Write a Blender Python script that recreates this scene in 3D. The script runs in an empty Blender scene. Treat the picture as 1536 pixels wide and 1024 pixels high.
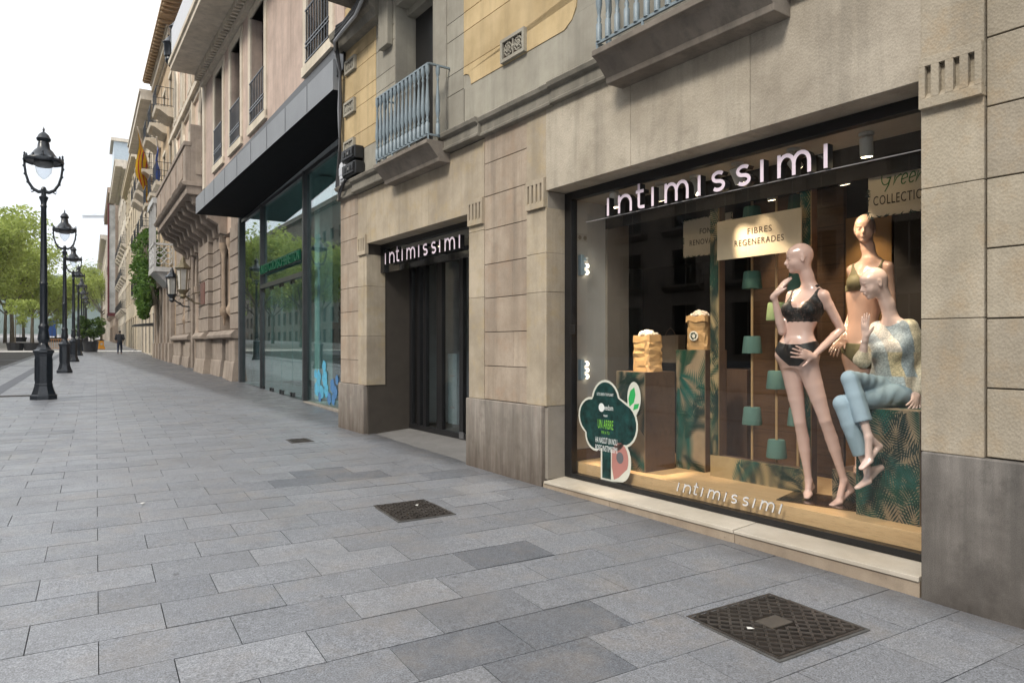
import bpy, math, random
import numpy as np
from mathutils import Vector, Matrix
random.seed(7); rng = np.random.default_rng(7)
R = math.radians
sc = bpy.context.scene
COL = sc.collection
# ------------------------------------------------------------------ measured camera
FPX, CX, HY, EYE, SLOPE = 1040., 768., 517., 1.5, .014      # focal length in px of a 1536 px wide picture, eye height, rise of the street
YAW = math.atan((768-144)/FPX)
fw = np.array([math.sin(YAW), math.cos(YAW), 0]); rt = np.array([math.cos(YAW), -math.sin(YAW), 0])
def P(x, y, D):                                             # surveyed point: picture position and distance in metres
    return np.array([0, 0, EYE]) + D*(fw + rt*(x-CX)/FPX + np.array([0, 0, (HY-y)/FPX]))
def gz(y): return SLOPE*y
class Frame:                                                # facade frame: w into the building, u along the street away from us
    def __init__(s, x, y, rot): s.x, s.y, s.r = x, y, rot
    def p(s, w, u, z): c, k = math.cos(s.r), math.sin(s.r); return (s.x+w*c-u*k, s.y+w*k+u*c, z)
    def inv(s, q):
        c, k = math.cos(s.r), math.sin(s.r); dx, dy = q[0]-s.x, q[1]-s.y
        return np.array([dx*c+dy*k, -dx*k+dy*c, q[2]])
# ------------------------------------------------------------------ objects
def thing(name, label, cat, loc=(0,0,0), rot=0, group=None):
    o = bpy.data.objects.new(name, None); COL.objects.link(o); o.empty_display_size = .1
    o.location = loc; o.rotation_euler = (0, 0, rot); o['label'] = label; o['category'] = cat
    if group: o['group'] = group
    return o
def tag(o, label, cat, group=None):
    o['label'] = label; o['category'] = cat
    if group: o['group'] = group
    return o
class MB:
    def __init__(s): s.v, s.f, s.m = [], [], []
    def add(s, vs, fs, m=0):
        n = len(s.v); s.v += [tuple(map(float, v)) for v in vs]; s.f += [tuple(i+n for i in f) for f in fs]; s.m += [m]*len(fs); return s
    def box(s, x0, x1, y0, y1, z0, z1, m=0):
        x0, x1 = min(x0,x1), max(x0,x1); y0, y1 = min(y0,y1), max(y0,y1); z0, z1 = min(z0,z1), max(z0,z1)
        vs = [(x,y,z) for z in (z0,z1) for x,y in ((x0,y0),(x1,y0),(x1,y1),(x0,y1))]
        return s.add(vs, [(3,2,1,0),(4,5,6,7),(0,1,5,4),(1,2,6,5),(2,3,7,6),(3,0,4,7)], m)
    def prism(s, poly, a, b, axis='z', m=0, cap=True):      # poly of 2-D points swept from a to b along an axis
        def mk(p, t):
            return (p[0],p[1],t) if axis=='z' else ((t,p[0],p[1]) if axis=='x' else (p[0],t,p[1]))
        n = len(poly); vs = [mk(p,a) for p in poly]+[mk(p,b) for p in poly]
        fs = [(i,(i+1)%n,(i+1)%n+n,i+n) for i in range(n)]
        if cap: fs += [tuple(range(n))[::-1], tuple(range(n,2*n))]
        return s.add(vs, fs, m)
    def tube(s, pts, r, n=8, m=0, caps=True):
        pts = [np.array(p, float) for p in pts]; k = len(pts); rs = r if hasattr(r,'__len__') else [r]*k
        vs, up = [], None
        for i in range(k):
            t = pts[min(i+1,k-1)]-pts[max(i-1,0)]; t = t/(np.linalg.norm(t)+1e-9)
            if up is None: up = np.array([0,0,1.]) if abs(t[2])<.9 else np.array([1.,0,0])
            a = np.cross(t, up); a /= np.linalg.norm(a)+1e-9; b = np.cross(t, a); up = -b if False else up
            for j in range(n):
                g = 2*math.pi*j/n; vs.append(pts[i]+rs[i]*(a*math.cos(g)+b*math.sin(g)))
        fs = [(i*n+j, i*n+(j+1)%n, (i+1)*n+(j+1)%n, (i+1)*n+j) for i in range(k-1) for j in range(n)]
        if caps: fs += [tuple(range(n))[::-1], tuple(range((k-1)*n, k*n))]
        return s.add(vs, fs, m)
    def lathe(s, prof, n=16, c=(0,0,0), m=0, off=0.):       # prof: (radius, z)
        vs = [(c[0]+r*math.cos(2*math.pi*(j+off)/n), c[1]+r*math.sin(2*math.pi*(j+off)/n), c[2]+z) for r,z in prof for j in range(n)]
        k = len(prof)
        fs = [(i*n+j, i*n+(j+1)%n, (i+1)*n+(j+1)%n, (i+1)*n+j) for i in range(k-1) for j in range(n)]
        fs += [tuple(range(n))[::-1], tuple(range((k-1)*n, k*n))]
        return s.add(vs, fs, m)
    def ball(s, c, r, n=10, m=0):
        rx, ry, rz = r if hasattr(r,'__len__') else (r,r,r); k = n//2
        vs = [(c[0]+rx*math.sin(math.pi*i/k)*math.cos(2*math.pi*j/n), c[1]+ry*math.sin(math.pi*i/k)*math.sin(2*math.pi*j/n), c[2]-rz*math.cos(math.pi*i/k)) for i in range(k+1) for j in range(n)]
        return s.add(vs, [(i*n+j, i*n+(j+1)%n, (i+1)*n+(j+1)%n, (i+1)*n+j) for i in range(k) for j in range(n)], m)
    def build(s, name, mats, parent=None, bev=0., smooth=False, loc=None, auto=0):
        me = bpy.data.meshes.new(name); me.from_pydata(s.v, [], s.f)
        if not isinstance(mats, (list,tuple)): mats = [mats]
        for m in mats: me.materials.append(m)
        me.polygons.foreach_set('material_index', s.m)
        if smooth or auto: me.polygons.foreach_set('use_smooth', [True]*len(s.f))
        me.update()
        if auto: me.set_sharp_from_angle(angle=R(auto))
        o = bpy.data.objects.new(name, me); COL.objects.link(o)
        if parent: o.parent = parent
        if loc is not None: o.location = loc
        if bev:
            b = o.modifiers.new('b','BEVEL'); b.width = bev; b.segments = 2; b.limit_method = 'ANGLE'; b.angle_limit = R(40)
        return o
def each(items, name, mat, parent, **kw):                    # one mesh object per item: item = list of boxes
    for it in items:
        b = MB()
        for q in it: b.box(*q)
        b.build(name, mat, parent, **kw)
def kids(o): return [c for c in bpy.data.objects if c.parent is o]
def dup(o, loc=None, rot=None, label=None, parent=None, scale=None):
    c = o.copy(); COL.objects.link(c)
    if parent: c.parent = parent
    if loc is not None: c.location = loc
    if rot is not None: c.rotation_euler = (0,0,rot)
    if scale is not None: c.scale = (scale,)*3
    if label: c['label'] = label
    for k in kids(o): dup(k, parent=c)
    return c
def txt(body, size=1., extrude=.002, align='CENTER', shear=0., spacing=1., offset=0.):   # built-in font as a mesh (verts, faces)
    cu = bpy.data.curves.new('t','FONT'); cu.body = body; cu.size = size; cu.extrude = extrude; cu.align_x = align; cu.shear = shear
    cu.space_character = spacing; cu.offset = offset; cu.resolution_u = 3
    o = bpy.data.objects.new('t', cu); COL.objects.link(o)
    me = bpy.data.meshes.new_from_object(o.evaluated_get(bpy.context.evaluated_depsgraph_get()))
    vs = [tuple(v.co) for v in me.vertices]; fs = [tuple(p.vertices) for p in me.polygons]
    bpy.data.objects.remove(o); bpy.data.curves.remove(cu); bpy.data.meshes.remove(me)
    return vs, fs
# ------------------------------------------------------------------ materials
class NT:
    def __init__(s, name):
        s.mat = bpy.data.materials.new(name); s.mat.use_nodes = True; s.t = s.mat.node_tree; s.t.nodes.clear()
        s.out = s.n('ShaderNodeOutputMaterial')
    def n(s, typ, **kw):
        nd = s.t.nodes.new(typ)
        for k, v in kw.items():
            if k in nd.inputs: s.put(nd, k, v)
            else: setattr(nd, k, v)
        return nd
    def put(s, nd, key, v):
        i = nd.inputs[key]
        if isinstance(v, bpy.types.NodeSocket): s.t.links.new(v, i)
        else:
            if i.type == 'RGBA' and len(v) == 3: v = (*v, 1)
            i.default_value = v
    def coord(s, scale=(1,1,1), kind='Object'):
        tc = s.n('ShaderNodeTexCoord'); mp = s.n('ShaderNodeMapping', Scale=scale); s.t.links.new(tc.outputs[kind], mp.inputs['Vector']); return mp.outputs[0]
    def noise(s, co, scale, detail=4, rough=.6):
        return s.n('ShaderNodeTexNoise', Vector=co, Scale=scale, Detail=detail, Roughness=rough).outputs['Fac']
    def ramp(s, fac, stops):
        r = s.n('ShaderNodeValToRGB'); s.t.links.new(fac, r.inputs[0]); e = r.color_ramp.elements
        while len(e) < len(stops): e.new(.5)
        for q, (p, c) in zip(e, stops): q.position = p; q.color = (c,c,c,1) if not hasattr(c,'__len__') else (*c,1)
        return r.outputs[0]
    def mix(s, a, b, fac, blend='MIX'):
        m = s.n('ShaderNodeMix', data_type='RGBA', blend_type=blend)
        for k, v in ((0,fac),(6,a),(7,b)):
            if isinstance(v, bpy.types.NodeSocket): s.t.links.new(v, m.inputs[k])
            else: m.inputs[k].default_value = (*v,1) if hasattr(v,'__len__') else v
        return m.outputs[2]
    def math(s, op, a, b=0.):
        m = s.n('ShaderNodeMath', operation=op)
        for k, v in ((0,a),(1,b)):
            if isinstance(v, bpy.types.NodeSocket): s.t.links.new(v, m.inputs[k])
            else: m.inputs[k].default_value = v
        return m.outputs[0]
    def bsdf(s, **kw):
        b = s.n('ShaderNodeBsdfPrincipled', **kw); s.t.links.new(b.outputs[0], s.out.inputs[0]); return b
    def bump(s, h, strength=.3, dist=.01):
        return s.n('ShaderNodeBump', Height=h, Strength=strength, Distance=dist).outputs[0]
def plain(name, col, rough=.5, metal=0., var=.12, scale=6., bump=0., bscale=60., coat=0., spec=.5, streak=0.):
    t = NT(name); co = t.coord()
    c = t.mix(tuple(x*(1-var) for x in col), tuple(min(1,x*(1+var)) for x in col), t.ramp(t.noise(co, scale, 5), [(.3,0.),(.7,1.)]))
    if streak:
        st = t.noise(t.coord((9,9,.5)), 1., 5)
        c = t.mix(c, tuple(x*.45 for x in col), t.math('MULTIPLY', t.ramp(st, [(.48,0.),(.75,1.)]), streak))
    kw = {}
    if bump: kw['Normal'] = t.bump(t.noise(co, bscale, 3), bump)
    b = t.bsdf(**{'Base Color': c, 'Roughness': rough, 'Metallic': metal, 'Coat Weight': coat, 'Specular IOR Level': spec}, **kw)
    return t.mat
def stone(name, a, b, dirt=.35, hammer=0., hs=160., fine=.25, rough=.85, warm=None, streak=.4, dirty_low=None):
    """weathered building stone: mottled tone, vertical run-off streaks, grain; hammer = pecked surface relief"""
    t = NT(name); co = t.coord()
    big = t.ramp(t.noise(co, 1.6, 6, .65), [(.35,0.),(.65,1.)])
    c = t.mix(tuple(x*1.06 for x in a), tuple(x*.88 for x in b), big)
    isl = t.n('ShaderNodeNewGeometry').outputs['Random Per Island']; c = t.mix(c, t.ramp(isl, [(0.,(.80,.79,.79)),(.5,(.97,.96,.95)),(1.,(1.08,1.07,1.04))]), .8, 'MULTIPLY')
    if warm: c = t.mix(c, warm, t.math('MULTIPLY', t.ramp(t.noise(co, 3.7, 5, .7), [(.5,0.),(.72,1.)]), .7))
    st = t.noise(t.coord((7,7,.45)), 1., 6, .62)
    c = t.mix(c, tuple(x*.5 for x in a), t.math('MULTIPLY', t.ramp(st, [(.47,0.),(.70,1.)]), min(1,streak*1.35)))
    c = t.mix(c, tuple(x*.35 for x in a), t.math('MULTIPLY', t.ramp(t.noise(co, 5.5, 8, .75), [(.52,0.),(.74,1.)]), dirt))
    c = t.mix(c, tuple(x*.22 for x in a), t.math('MULTIPLY', t.ramp(t.noise(co, 23., 4, .8), [(.66,0.),(.74,1.)]), min(1,dirt*1.6)))
    g = t.noise(co, 190., 2, .7)
    c = t.mix(c, t.ramp(g, [(.3,.35),(.7,1.)]), fine, 'MULTIPLY')
    if dirty_low is not None:                               # splash and soot zone low on the plinths, a stain with its own ragged edge
        sx = t.n('ShaderNodeSeparateXYZ', Vector=co).outputs['Z']
        zz = t.math('ADD', sx, t.math('MULTIPLY', t.noise(t.coord((7,7,.8)), 1.5, 7, .72), 1.7))
        c = t.mix(c, (a[0]*.24,a[1]*.21,a[2]*.19), t.math('MULTIPLY', t.ramp(t.math('MULTIPLY', zz, .5), [(.40,1.),(.86,0.)]), dirty_low))
    h = t.noise(co, 60., 4, .6)
    if hammer:
        v = t.n('ShaderNodeTexVoronoi', Vector=t.coord((1,1,.8)), Scale=hs, feature='F1', Randomness=1.).outputs['Distance']
        h = t.math('ADD', t.math('MULTIPLY', v, 1.3), t.math('MULTIPLY', h, .12))
    t.bsdf(**{'Base Color': c, 'Roughness': rough, 'Specular IOR Level': .3, 'Normal': t.bump(h, hammer or .25, .012 if hammer else .004)})
    return t.mat
def glass(name, tint=(1,1,1), ior=1.5, rough=0., ref=1.):
    t = NT(name)
    tr = t.n('ShaderNodeBsdfTransparent', Color=tint); gl = t.n('ShaderNodeBsdfGlossy', Color=(1,1,1), Roughness=rough)
    bf = t.n('ShaderNodeNewGeometry').outputs['Backfacing']
    io = t.math('ADD', t.math('MULTIPLY', bf, 1/ior-ior), ior)          # same reflection from both faces of a pane
    fr = t.n('ShaderNodeFresnel', IOR=io).outputs[0]
    m = t.n('ShaderNodeMixShader'); t.t.links.new(t.math('MULTIPLY', fr, ref), m.inputs[0])
    t.t.links.new(tr.outputs[0], m.inputs[1]); t.t.links.new(gl.outputs[0], m.inputs[2]); t.t.links.new(m.outputs[0], t.out.inputs[0])
    return t.mat
def emit(name, col, s):
    t = NT(name); e = t.n('ShaderNodeEmission', Color=col, Strength=s); t.t.links.new(e.outputs[0], t.out.inputs[0]); return t.mat
M = {}
M['lintel'] = stone('bush_hammered_limestone', (.525,.47,.385), (.455,.40,.32), hammer=.17, hs=72., dirt=.34, streak=.4, fine=.35)
M['pier'] = stone('pier_limestone', (.475,.42,.335), (.40,.35,.27), hammer=.20, hs=72., warm=(.42,.31,.19), dirt=.22, streak=.25)
M['dress'] = stone('dressed_sandstone', (.53,.455,.35), (.45,.38,.285), warm=(.49,.38,.22), dirt=.24, streak=.32, fine=.35)
M['rose'] = stone('rose_sandstone_blocks', (.50,.415,.33), (.43,.345,.265), warm=(.42,.29,.20), dirt=.36, streak=.45, fine=.4)
M['reveal'] = stone('reveal_stone', (.36,.325,.28), (.315,.285,.24), dirt=.25, streak=.3)
M['plinth'] = stone('plinth_stone', (.41,.37,.325), (.32,.285,.245), warm=(.35,.275,.235), dirt=.65, streak=.85, dirty_low=.95, fine=.45)
M['plinth_dark'] = stone('sooty_plinth_stone', (.285,.265,.245), (.10,.092,.085), dirt=.8, streak=.75, dirty_low=.35, fine=.55, rough=.55)
M['sill'] = stone('pale_sill_stone', (.60,.55,.47), (.54,.48,.39), dirt=.12, streak=.1, fine=.15, rough=.6)
M['riser'] = stone('sill_riser_travertine', (.43,.355,.275), (.36,.285,.215), dirt=.35, streak=.25, fine=.2, rough=.7)
M['render'] = stone('grey_beige_render', (.40,.38,.32), (.36,.335,.28), dirt=.15, streak=.3, fine=.12)
M['ochre'] = stone('ochre_render', (.60,.465,.27), (.55,.415,.225), dirt=.12, streak=.28, fine=.1)
M['cornice'] = stone('cornice_stone', (.30,.28,.235), (.25,.23,.19), dirt=.4, streak=.5)
M['slab'] = stone('balcony_stone', (.30,.265,.225), (.24,.205,.17), dirt=.5, streak=.6)
M['groove'] = plain('dark_joint_mortar', (.06,.05,.04), .95)  # dark mortar colour in the joints
M['iron_blue'] = plain('blue_grey_painted_iron', (.20,.25,.28), .45, var=.12, scale=20)
M['black'] = plain('black_powder_coated_steel', (.012,.012,.013), .35, var=.2)
M['iron'] = plain('black_cast_iron_paint', (.012,.016,.022), .33, var=.35, scale=14, bump=.12, bscale=40, coat=.15)
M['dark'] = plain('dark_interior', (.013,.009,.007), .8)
M['shopglass'] = glass('shop_window_glass', (.96,.97,.965), 1.45)
M['pink'] = plain('pale_pink_sign_acrylic', (.86,.74,.84), .35, var=.02)
M['wood'] = None
# ================================================================== GROUND
def granite():
    t = NT('granite_paving'); co = t.coord()
    at = t.n('ShaderNodeAttribute', attribute_name='tone')
    c = t.mix((.115,.126,.146), (.305,.315,.338), at.outputs['Fac'])
    sp = t.noise(co, 120., 3, .8)
    c = t.mix(c, t.ramp(sp, [(.34,.22),(.5,.98),(.66,1.7)]), .8, 'MULTIPLY')
    c = t.mix(c, t.ramp(t.noise(co, 34., 3, .7), [(.35,.72),(.65,1.22)]), .6, 'MULTIPLY')
    c = t.mix(c, (.30,.26,.22), t.math('MULTIPLY', t.ramp(t.noise(co, 2.1, 6, .7), [(.5,0.),(.75,1.)]), .45))
    c = t.mix(c, (.055,.058,.065), t.math('MULTIPLY', t.ramp(t.noise(t.coord((1.3,1.,1.)), 1.7, 8, .8), [(.56,0.),(.80,1.)]), .5))
    v = t.n('ShaderNodeTexVoronoi', Vector=co, Scale=2.3, Randomness=1.).outputs['Distance']
    gum = t.ramp(v, [(.035,1.),(.055,0.)])                 # trodden chewing gum spots
    c = t.mix(c, (.045,.047,.055), t.math('MULTIPLY', gum, .6))
    xy = t.n('ShaderNodeSeparateXYZ', Vector=co).outputs
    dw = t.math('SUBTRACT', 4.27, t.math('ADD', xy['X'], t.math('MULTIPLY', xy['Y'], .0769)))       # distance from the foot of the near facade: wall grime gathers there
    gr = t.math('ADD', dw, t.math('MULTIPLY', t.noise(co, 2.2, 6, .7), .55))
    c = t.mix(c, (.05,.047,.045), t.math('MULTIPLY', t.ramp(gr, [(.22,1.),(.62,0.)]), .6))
    blot = t.ramp(t.noise(co, .9, 7, .72), [(.46,0.),(.72,1.)]); c = t.mix(c, (.17,.165,.165), t.math('MULTIPLY', blot, .55))
    v2 = t.n('ShaderNodeTexVoronoi', Vector=co, Scale=5.1, Randomness=1.).outputs['Distance']
    c = t.mix(c, (.05,.05,.055), t.math('MULTIPLY', t.ramp(v2, [(.05,1.),(.085,0.)]), .4))
    rg = t.ramp(t.noise(co, 2.5, 4), [(.3,.34),(.7,.6)])
    t.bsdf(**{'Base Color': c, 'Roughness': rg, 'Specular IOR Level': .42, 'Normal': t.bump(t.math('ADD', t.noise(co, 150., 3, .7), t.noise(co, 9., 3)), .30, .004)})
    return t.mat
M['granite'] = granite()
M['joint'] = plain('dirty_paving_joint', (.028,.027,.026), .95)
def mesh_tones(name, v, f, tone, mats, mi):
    me = bpy.data.meshes.new(name); me.from_pydata(v, [], f)
    for m in mats: me.materials.append(m)
    me.polygons.foreach_set('material_index', mi)
    a = me.attributes.new('tone', 'FLOAT', 'FACE'); a.data.foreach_set('value', tone)
    o = bpy.data.objects.new(name, me); COL.objects.link(o); o['kind'] = 'structure'; return o
def paving():
    v, f, tone, mi = [], [], [], []
    y0, dy = 3.555, .384
    dark = {(-2,1.21),(-2,1.81),(-3,1.51),(1,2.11),(9,1.51),(9,2.11),(10,1.81),(8,2.11),(14,2.71),(4,3.31)}
    light = {(3,.91),(2,1.21),(0,1.21),(-1,-.89),(0,-.59),(-1,.31),(5,2.71),(6,3.01)}
    for k in range(-14, 190):
        ya, yb = y0+dy*k, y0+dy*(k+1)
        far = ya > 30
        off = .01 if k % 2 == 0 else .31
        n0 = -14 if ya < 30 else -6
        for n in range(n0, 8 if ya < 8 else 10):
            xa = off+.6*n; xb = xa+.6
            if xb > 5.6 or xa < -9: continue
            g = .0016+abs(rng.normal(0,.0008)); g2 = .0022+abs(rng.normal(0,.0014))
            t = float(np.clip(rng.normal(.56,.06),.3,.85))
            key = (k, round(xa,2))
            if key in dark: t = .12+.05*rng.random()
            elif key in light: t = .78
            elif rng.random() < .02: t = .32
            a, b, c, d = xa+g, xb-g, ya+g2, yb-g2
            if rng.random() < .10: c += .006*rng.random()+.004
            if rng.random() < .03: a += .004*rng.random()+.002
            e = rng.normal(0,.0009,4); zb = -.02
            q = [(a,c),(b,c),(b,d),(a,d)]
            i = len(v)
            v += [(x,y,gz(y)+e[j]) for j,(x,y) in enumerate(q)]
            f.append((i,i+1,i+2,i+3)); tone.append(t); mi.append(0)
            if not far:
                v += [(x,y,gz(y)+zb) for x,y in q]
                for j in range(4): f.append((i+j,i+4+j,i+4+(j+1)%4,i+(j+1)%4)); tone.append(t*.6); mi.append(0)
    # bed below the stones, showing in the joints
    i = len(v); yy = [-6, 80]
    v += [(-9.2,yy[0],gz(yy[0])-.011),(6.2,yy[0],gz(yy[0])-.011),(6.2,yy[1],gz(yy[1])-.011),(-9.2,yy[1],gz(yy[1])-.011)]
    f.append((i,i+1,i+2,i+3)); tone.append(.1); mi.append(1)
    return mesh_tones('pavement', v, f, tone, [M['granite'], M['joint']], mi)
paving()
def strip(name, x0, x1, y0, y1, dz, mat):
    o = MB().add([(x0,y0,gz(y0)+dz),(x1,y0,gz(y0)+dz),(x1,y1,gz(y1)+dz),(x0,y1,gz(y1)+dz)], [(0,1,2,3)]).build(name, mat); o['kind'] = 'structure'; return o
M['asphalt'] = plain('grey_street_asphalt', (.115,.118,.125), .85, var=.25, scale=1.2, bump=.2, bscale=200)
M['pale'] = plain('sunlit_crossing_tone', (.62,.60,.56), .8, var=.1, scale=.8)  # pale tone that paints sunlight falling on the side street
M['band'] = plain('dark_granite_band', (.085,.09,.105), .6, var=.2, scale=3)
M['far_pave'] = plain('far_promenade_paving', (.30,.285,.275), .85, var=.18, scale=.5)
M['earth'] = plain('city_ground', (.16,.15,.14), .9, var=.2, scale=.05)
strip('ground', -1500, 900, -60, 1660, -.12, M['earth'])
strip('road', -34, -9.2, -60, 68, -.03, M['asphalt'])
strip('paving_band', -2.32, -2.0, -6, 66, .004, M['band'])
strip('sunlit_crossing_strip', -40, 4.0, 66.5, 70.2, .006, M['pale'])  # sunlit strip of the side street, its light put into the colour
strip('promenade', -40, 4.5, 70.2, 420, -.004, M['far_pave'])
for k, y in enumerate((38.3, 46.5)): strip('paving_band', -9.2, -1.6, y, y+.45, .0045, M['band'])
# iron covers set in the paving
def cover_mat():
    t = NT('rusty_cast_iron_cover'); co = t.coord()
    c = t.mix((.030,.024,.02), (.055,.045,.038), t.ramp(t.noise(co, 14., 5), [(.3,0.),(.7,1.)]))
    c = t.mix(c, (.012,.010,.009), t.ramp(t.noise(co, 3.2, 4), [(.50,0.),(.62,.85)]))
    t.bsdf(**{'Base Color': c, 'Roughness': .5, 'Metallic': .55}); return t.mat
M['cover'] = cover_mat()
M['tread'] = plain('worn_iron_tread', (.095,.085,.078), .42, metal=.5, var=.45, scale=5)
M['mortar'] = plain('grey_mortar_bed', (.085,.083,.08), .9, var=.35, scale=9, bump=.5, bscale=50)
def cover(label, q, plate=False):
    cx, cy = sum(p[0] for p in q)/4, sum(p[1] for p in q)/4
    o = thing('manhole_cover', label, 'manhole cover', (cx, cy, gz(cy)), group='iron covers in the paving')
    ex = (q[1][0]-q[0][0])/2; ey = (q[0][1]-q[3][1])/2
    b = MB()
    for x0,x1,y0,y1 in ((-ex-.022,ex+.022,-ey-.022,-ey-.006),(-ex-.022,ex+.022,ey+.006,ey+.022),(-ex-.022,-ex-.006,-ey-.006,ey+.006),(ex+.006,ex+.022,-ey-.006,ey+.006)): b.box(x0,x1,y0,y1,-.01,.006)
    b.build('frame', M['tread'], o)
    b = MB()
    for x0,x1,y0,y1 in ((-ex-.038,ex+.038,-ey-.038,-ey-.0225),(-ex-.038,ex+.038,ey+.0225,ey+.038),(-ex-.038,-ex-.0225,-ey-.0225,ey+.0225),(ex+.0225,ex+.038,-ey-.0225,ey+.0225)): b.box(x0,x1,y0,y1,-.01,.0025)
    b.build('mortar_bed', M['mortar'], o); MB().box(-ex-.0055,ex+.0055,-ey-.0055,ey+.0055,-.012,-.006).build('gap_bed', M['joint'], o)
    b = MB(); b.box(-ex, ex, -ey, ey, -.01, .0045)
    s = .038
    nx, ny = int(2*ex/s), int(2*ey/s)
    for i in range(nx):                                     # raised diamond tread
        for j in range(ny):
            x, y = -ex+(i+.5)*2*ex/nx, -ey+(j+.5)*2*ey/ny
            if plate and abs(x) < .085 and abs(y) < .06: continue
            l, wd = s*.60, .006; sg = 1 if (i+j) % 2 else -1
            c, k = math.cos(sg*.785), math.sin(sg*.785)
            b.prism([(x+c*l-k*wd,y+k*l+c*wd),(x-c*l-k*wd,y-k*l+c*wd),(x-c*l+k*wd,y-k*l-c*wd),(x+c*l+k*wd,y+k*l-c*wd)], .0046, .011, m=1)
    b.build('tread_plate', [M['cover'],M['tread']], o)
    if plate: MB().box(-.082,.082,-.056,.056,.0047,.0098).build('name_plate', plain('worn_iron_plate', (.13,.115,.10), .5, .4), o)
cover('large rusty diamond-tread cover nearest the shop window sill', [(2.75,2.70),(3.38,2.70),(3.38,2.15),(2.75,2.15)], True)
cover('brown square tread cover in the paving beyond the grey stone pier corner', [(2.12,5.86),(2.56,5.86),(2.56,5.28),(2.12,5.28)])
cover('smallest iron cover, farthest along the paving before the doorway', [(2.36,10.17),(2.60,10.17),(2.60,9.84),(2.36,9.84)])
cover('narrow iron cover in the paving beside the nearest lamp post', [(-2.0,20.4),(-1.35,20.4),(-1.35,20.0),(-2.0,20.0)])
# ================================================================== SHOP BUILDING (limestone ground floor, rendered upper floor)
A = Frame(4.093, 2.232, R(4.4))
shop = thing('stone_building', 'near limestone building with display window, recessed doorway and ochre rendered upper floor', 'building', A.p(0,0,0), A.r)
def course_blocks(b, w, u0, u1, zs, splits, gap=.006, m=0, depth=.12):
    """blocks laid in courses, open joints between"""
    for i in range(len(zs)-1):
        cuts = [u0]+sorted(u for u in splits[i % len(splits)] if u0 < u < u1)+[u1]
        for a, c in zip(cuts, cuts[1:]):
            e = .0015*rng.random()
            b.box(w+e, w+depth, a+(.001 if a > u0 else 0), c-(.001 if c < u1 else 0), zs[i]+gap, zs[i+1]-gap*.2, m)
ZC = [.886,1.262,1.640,2.020,2.399,2.790,3.165,3.535,3.85]
b = MB()                                                     # backing wall behind every joint
for u0, u1, z0, z1 in ((-6,0,-.3,8.2),(0,3.53,3.05,8.2),(3.53,4.99,-.3,8.2),(4.99,7.93,3.05,4.06),(7.93,8.985,-.3,8.2),(4.99,5.83,4.06,8.2),(6.91,7.93,4.06,8.2),(5.83,6.91,6.25,8.2)):
    b.box(.06, .9, u0+.008, u1-.008, z0, z1)
b.build('wall', M['groove'], shop)
b = MB()                                                     # pecked stone lintels over the two openings
for u0, u1 in ((0.0,1.16),(1.164,2.355),(2.359,3.53)): b.box(.025,.32,u0,u1,3.035,3.86)
b.build('window_lintel', M['lintel'], shop, bev=.004)
b = MB()
for u0, u1 in ((4.99,5.975),(5.979,7.93)): b.box(.03,.32,u0,u1,3.03,3.83)
b.build('door_lintel', M['dress'], shop, bev=.004)
b = MB()                                                     # near pier: pilaster strip and rusticated blocks
for z0, z1 in ((.886,1.646),(1.650,2.399),(2.403,2.86),(3.144,3.86)): b.box(.02,.34,-.322,0,z0,z1)
b.build('pilaster', M['pier'], shop, bev=.004)
b = MB(); course_blocks(b, .035, -6, -.332, ZC, [(-1.2,-2.3,-3.4),(-.9,-1.9,-2.9)], gap=.007)
b.build('rusticated_blocks', M['pier'], shop, bev=.003)
b = MB()
for u0, u1, zs, zu in ((3.53,3.86,(.886,2.03,2.42,2.87),3.86),(4.67,4.99,(.886,2.04,2.80,2.88),3.83),(7.93,8.245,(.886,1.63,2.39,2.87),3.83)):
    b = MB()
    for z0, z1 in list(zip(zs, zs[1:]))+[(3.17,zu)]: b.box(.028, .34, u0, u1, z0+.0015, z1-.0015)
    b.build('pilaster', M['dress'], shop, bev=.004)
b = MB(); course_blocks(b, .034, 3.864, 4.666, ZC, [(4.45,),(4.10,),(4.42,),(4.12,),(4.40,),(4.08,),(4.45,),()], gap=.006)
b.build('coursed_blocks', M['rose'], shop, bev=.003)
b = MB(); course_blocks(b, .034, 8.249, 8.98, ZC, [(),()], gap=.006)
b.build('coursed_blocks', M['rose'], shop, bev=.003)
def plinth(mat, u0, u1, wb=.78):
    MB().box(0, wb, u0, u1, -.2, .884).build('plinth', mat, shop, bev=.008)
plinth(M['plinth_dark'], -6, -.008); plinth(M['plinth'], 3.575, 5.015); plinth(M['plinth'], 7.985, 9.0)
def joined(spans, w0, w1, u0, u1): return [(w0,w1,u0,u1,a+.0015,c-.0015) for a, c in zip(spans, spans[1:])]
each([joined((.155,.884,2.03,3.034),.05,.80,3.532,3.70), joined((.1,.884,1.63,2.39,3.03),.325,.95,7.945,8.10), joined((.1,1.7,3.03),.335,.9,4.80,4.985), joined((.15,1.6,3.03),.33,.8,-.30,-.012)], 'reveal', M['reveal'], shop, bev=.002)
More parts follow.
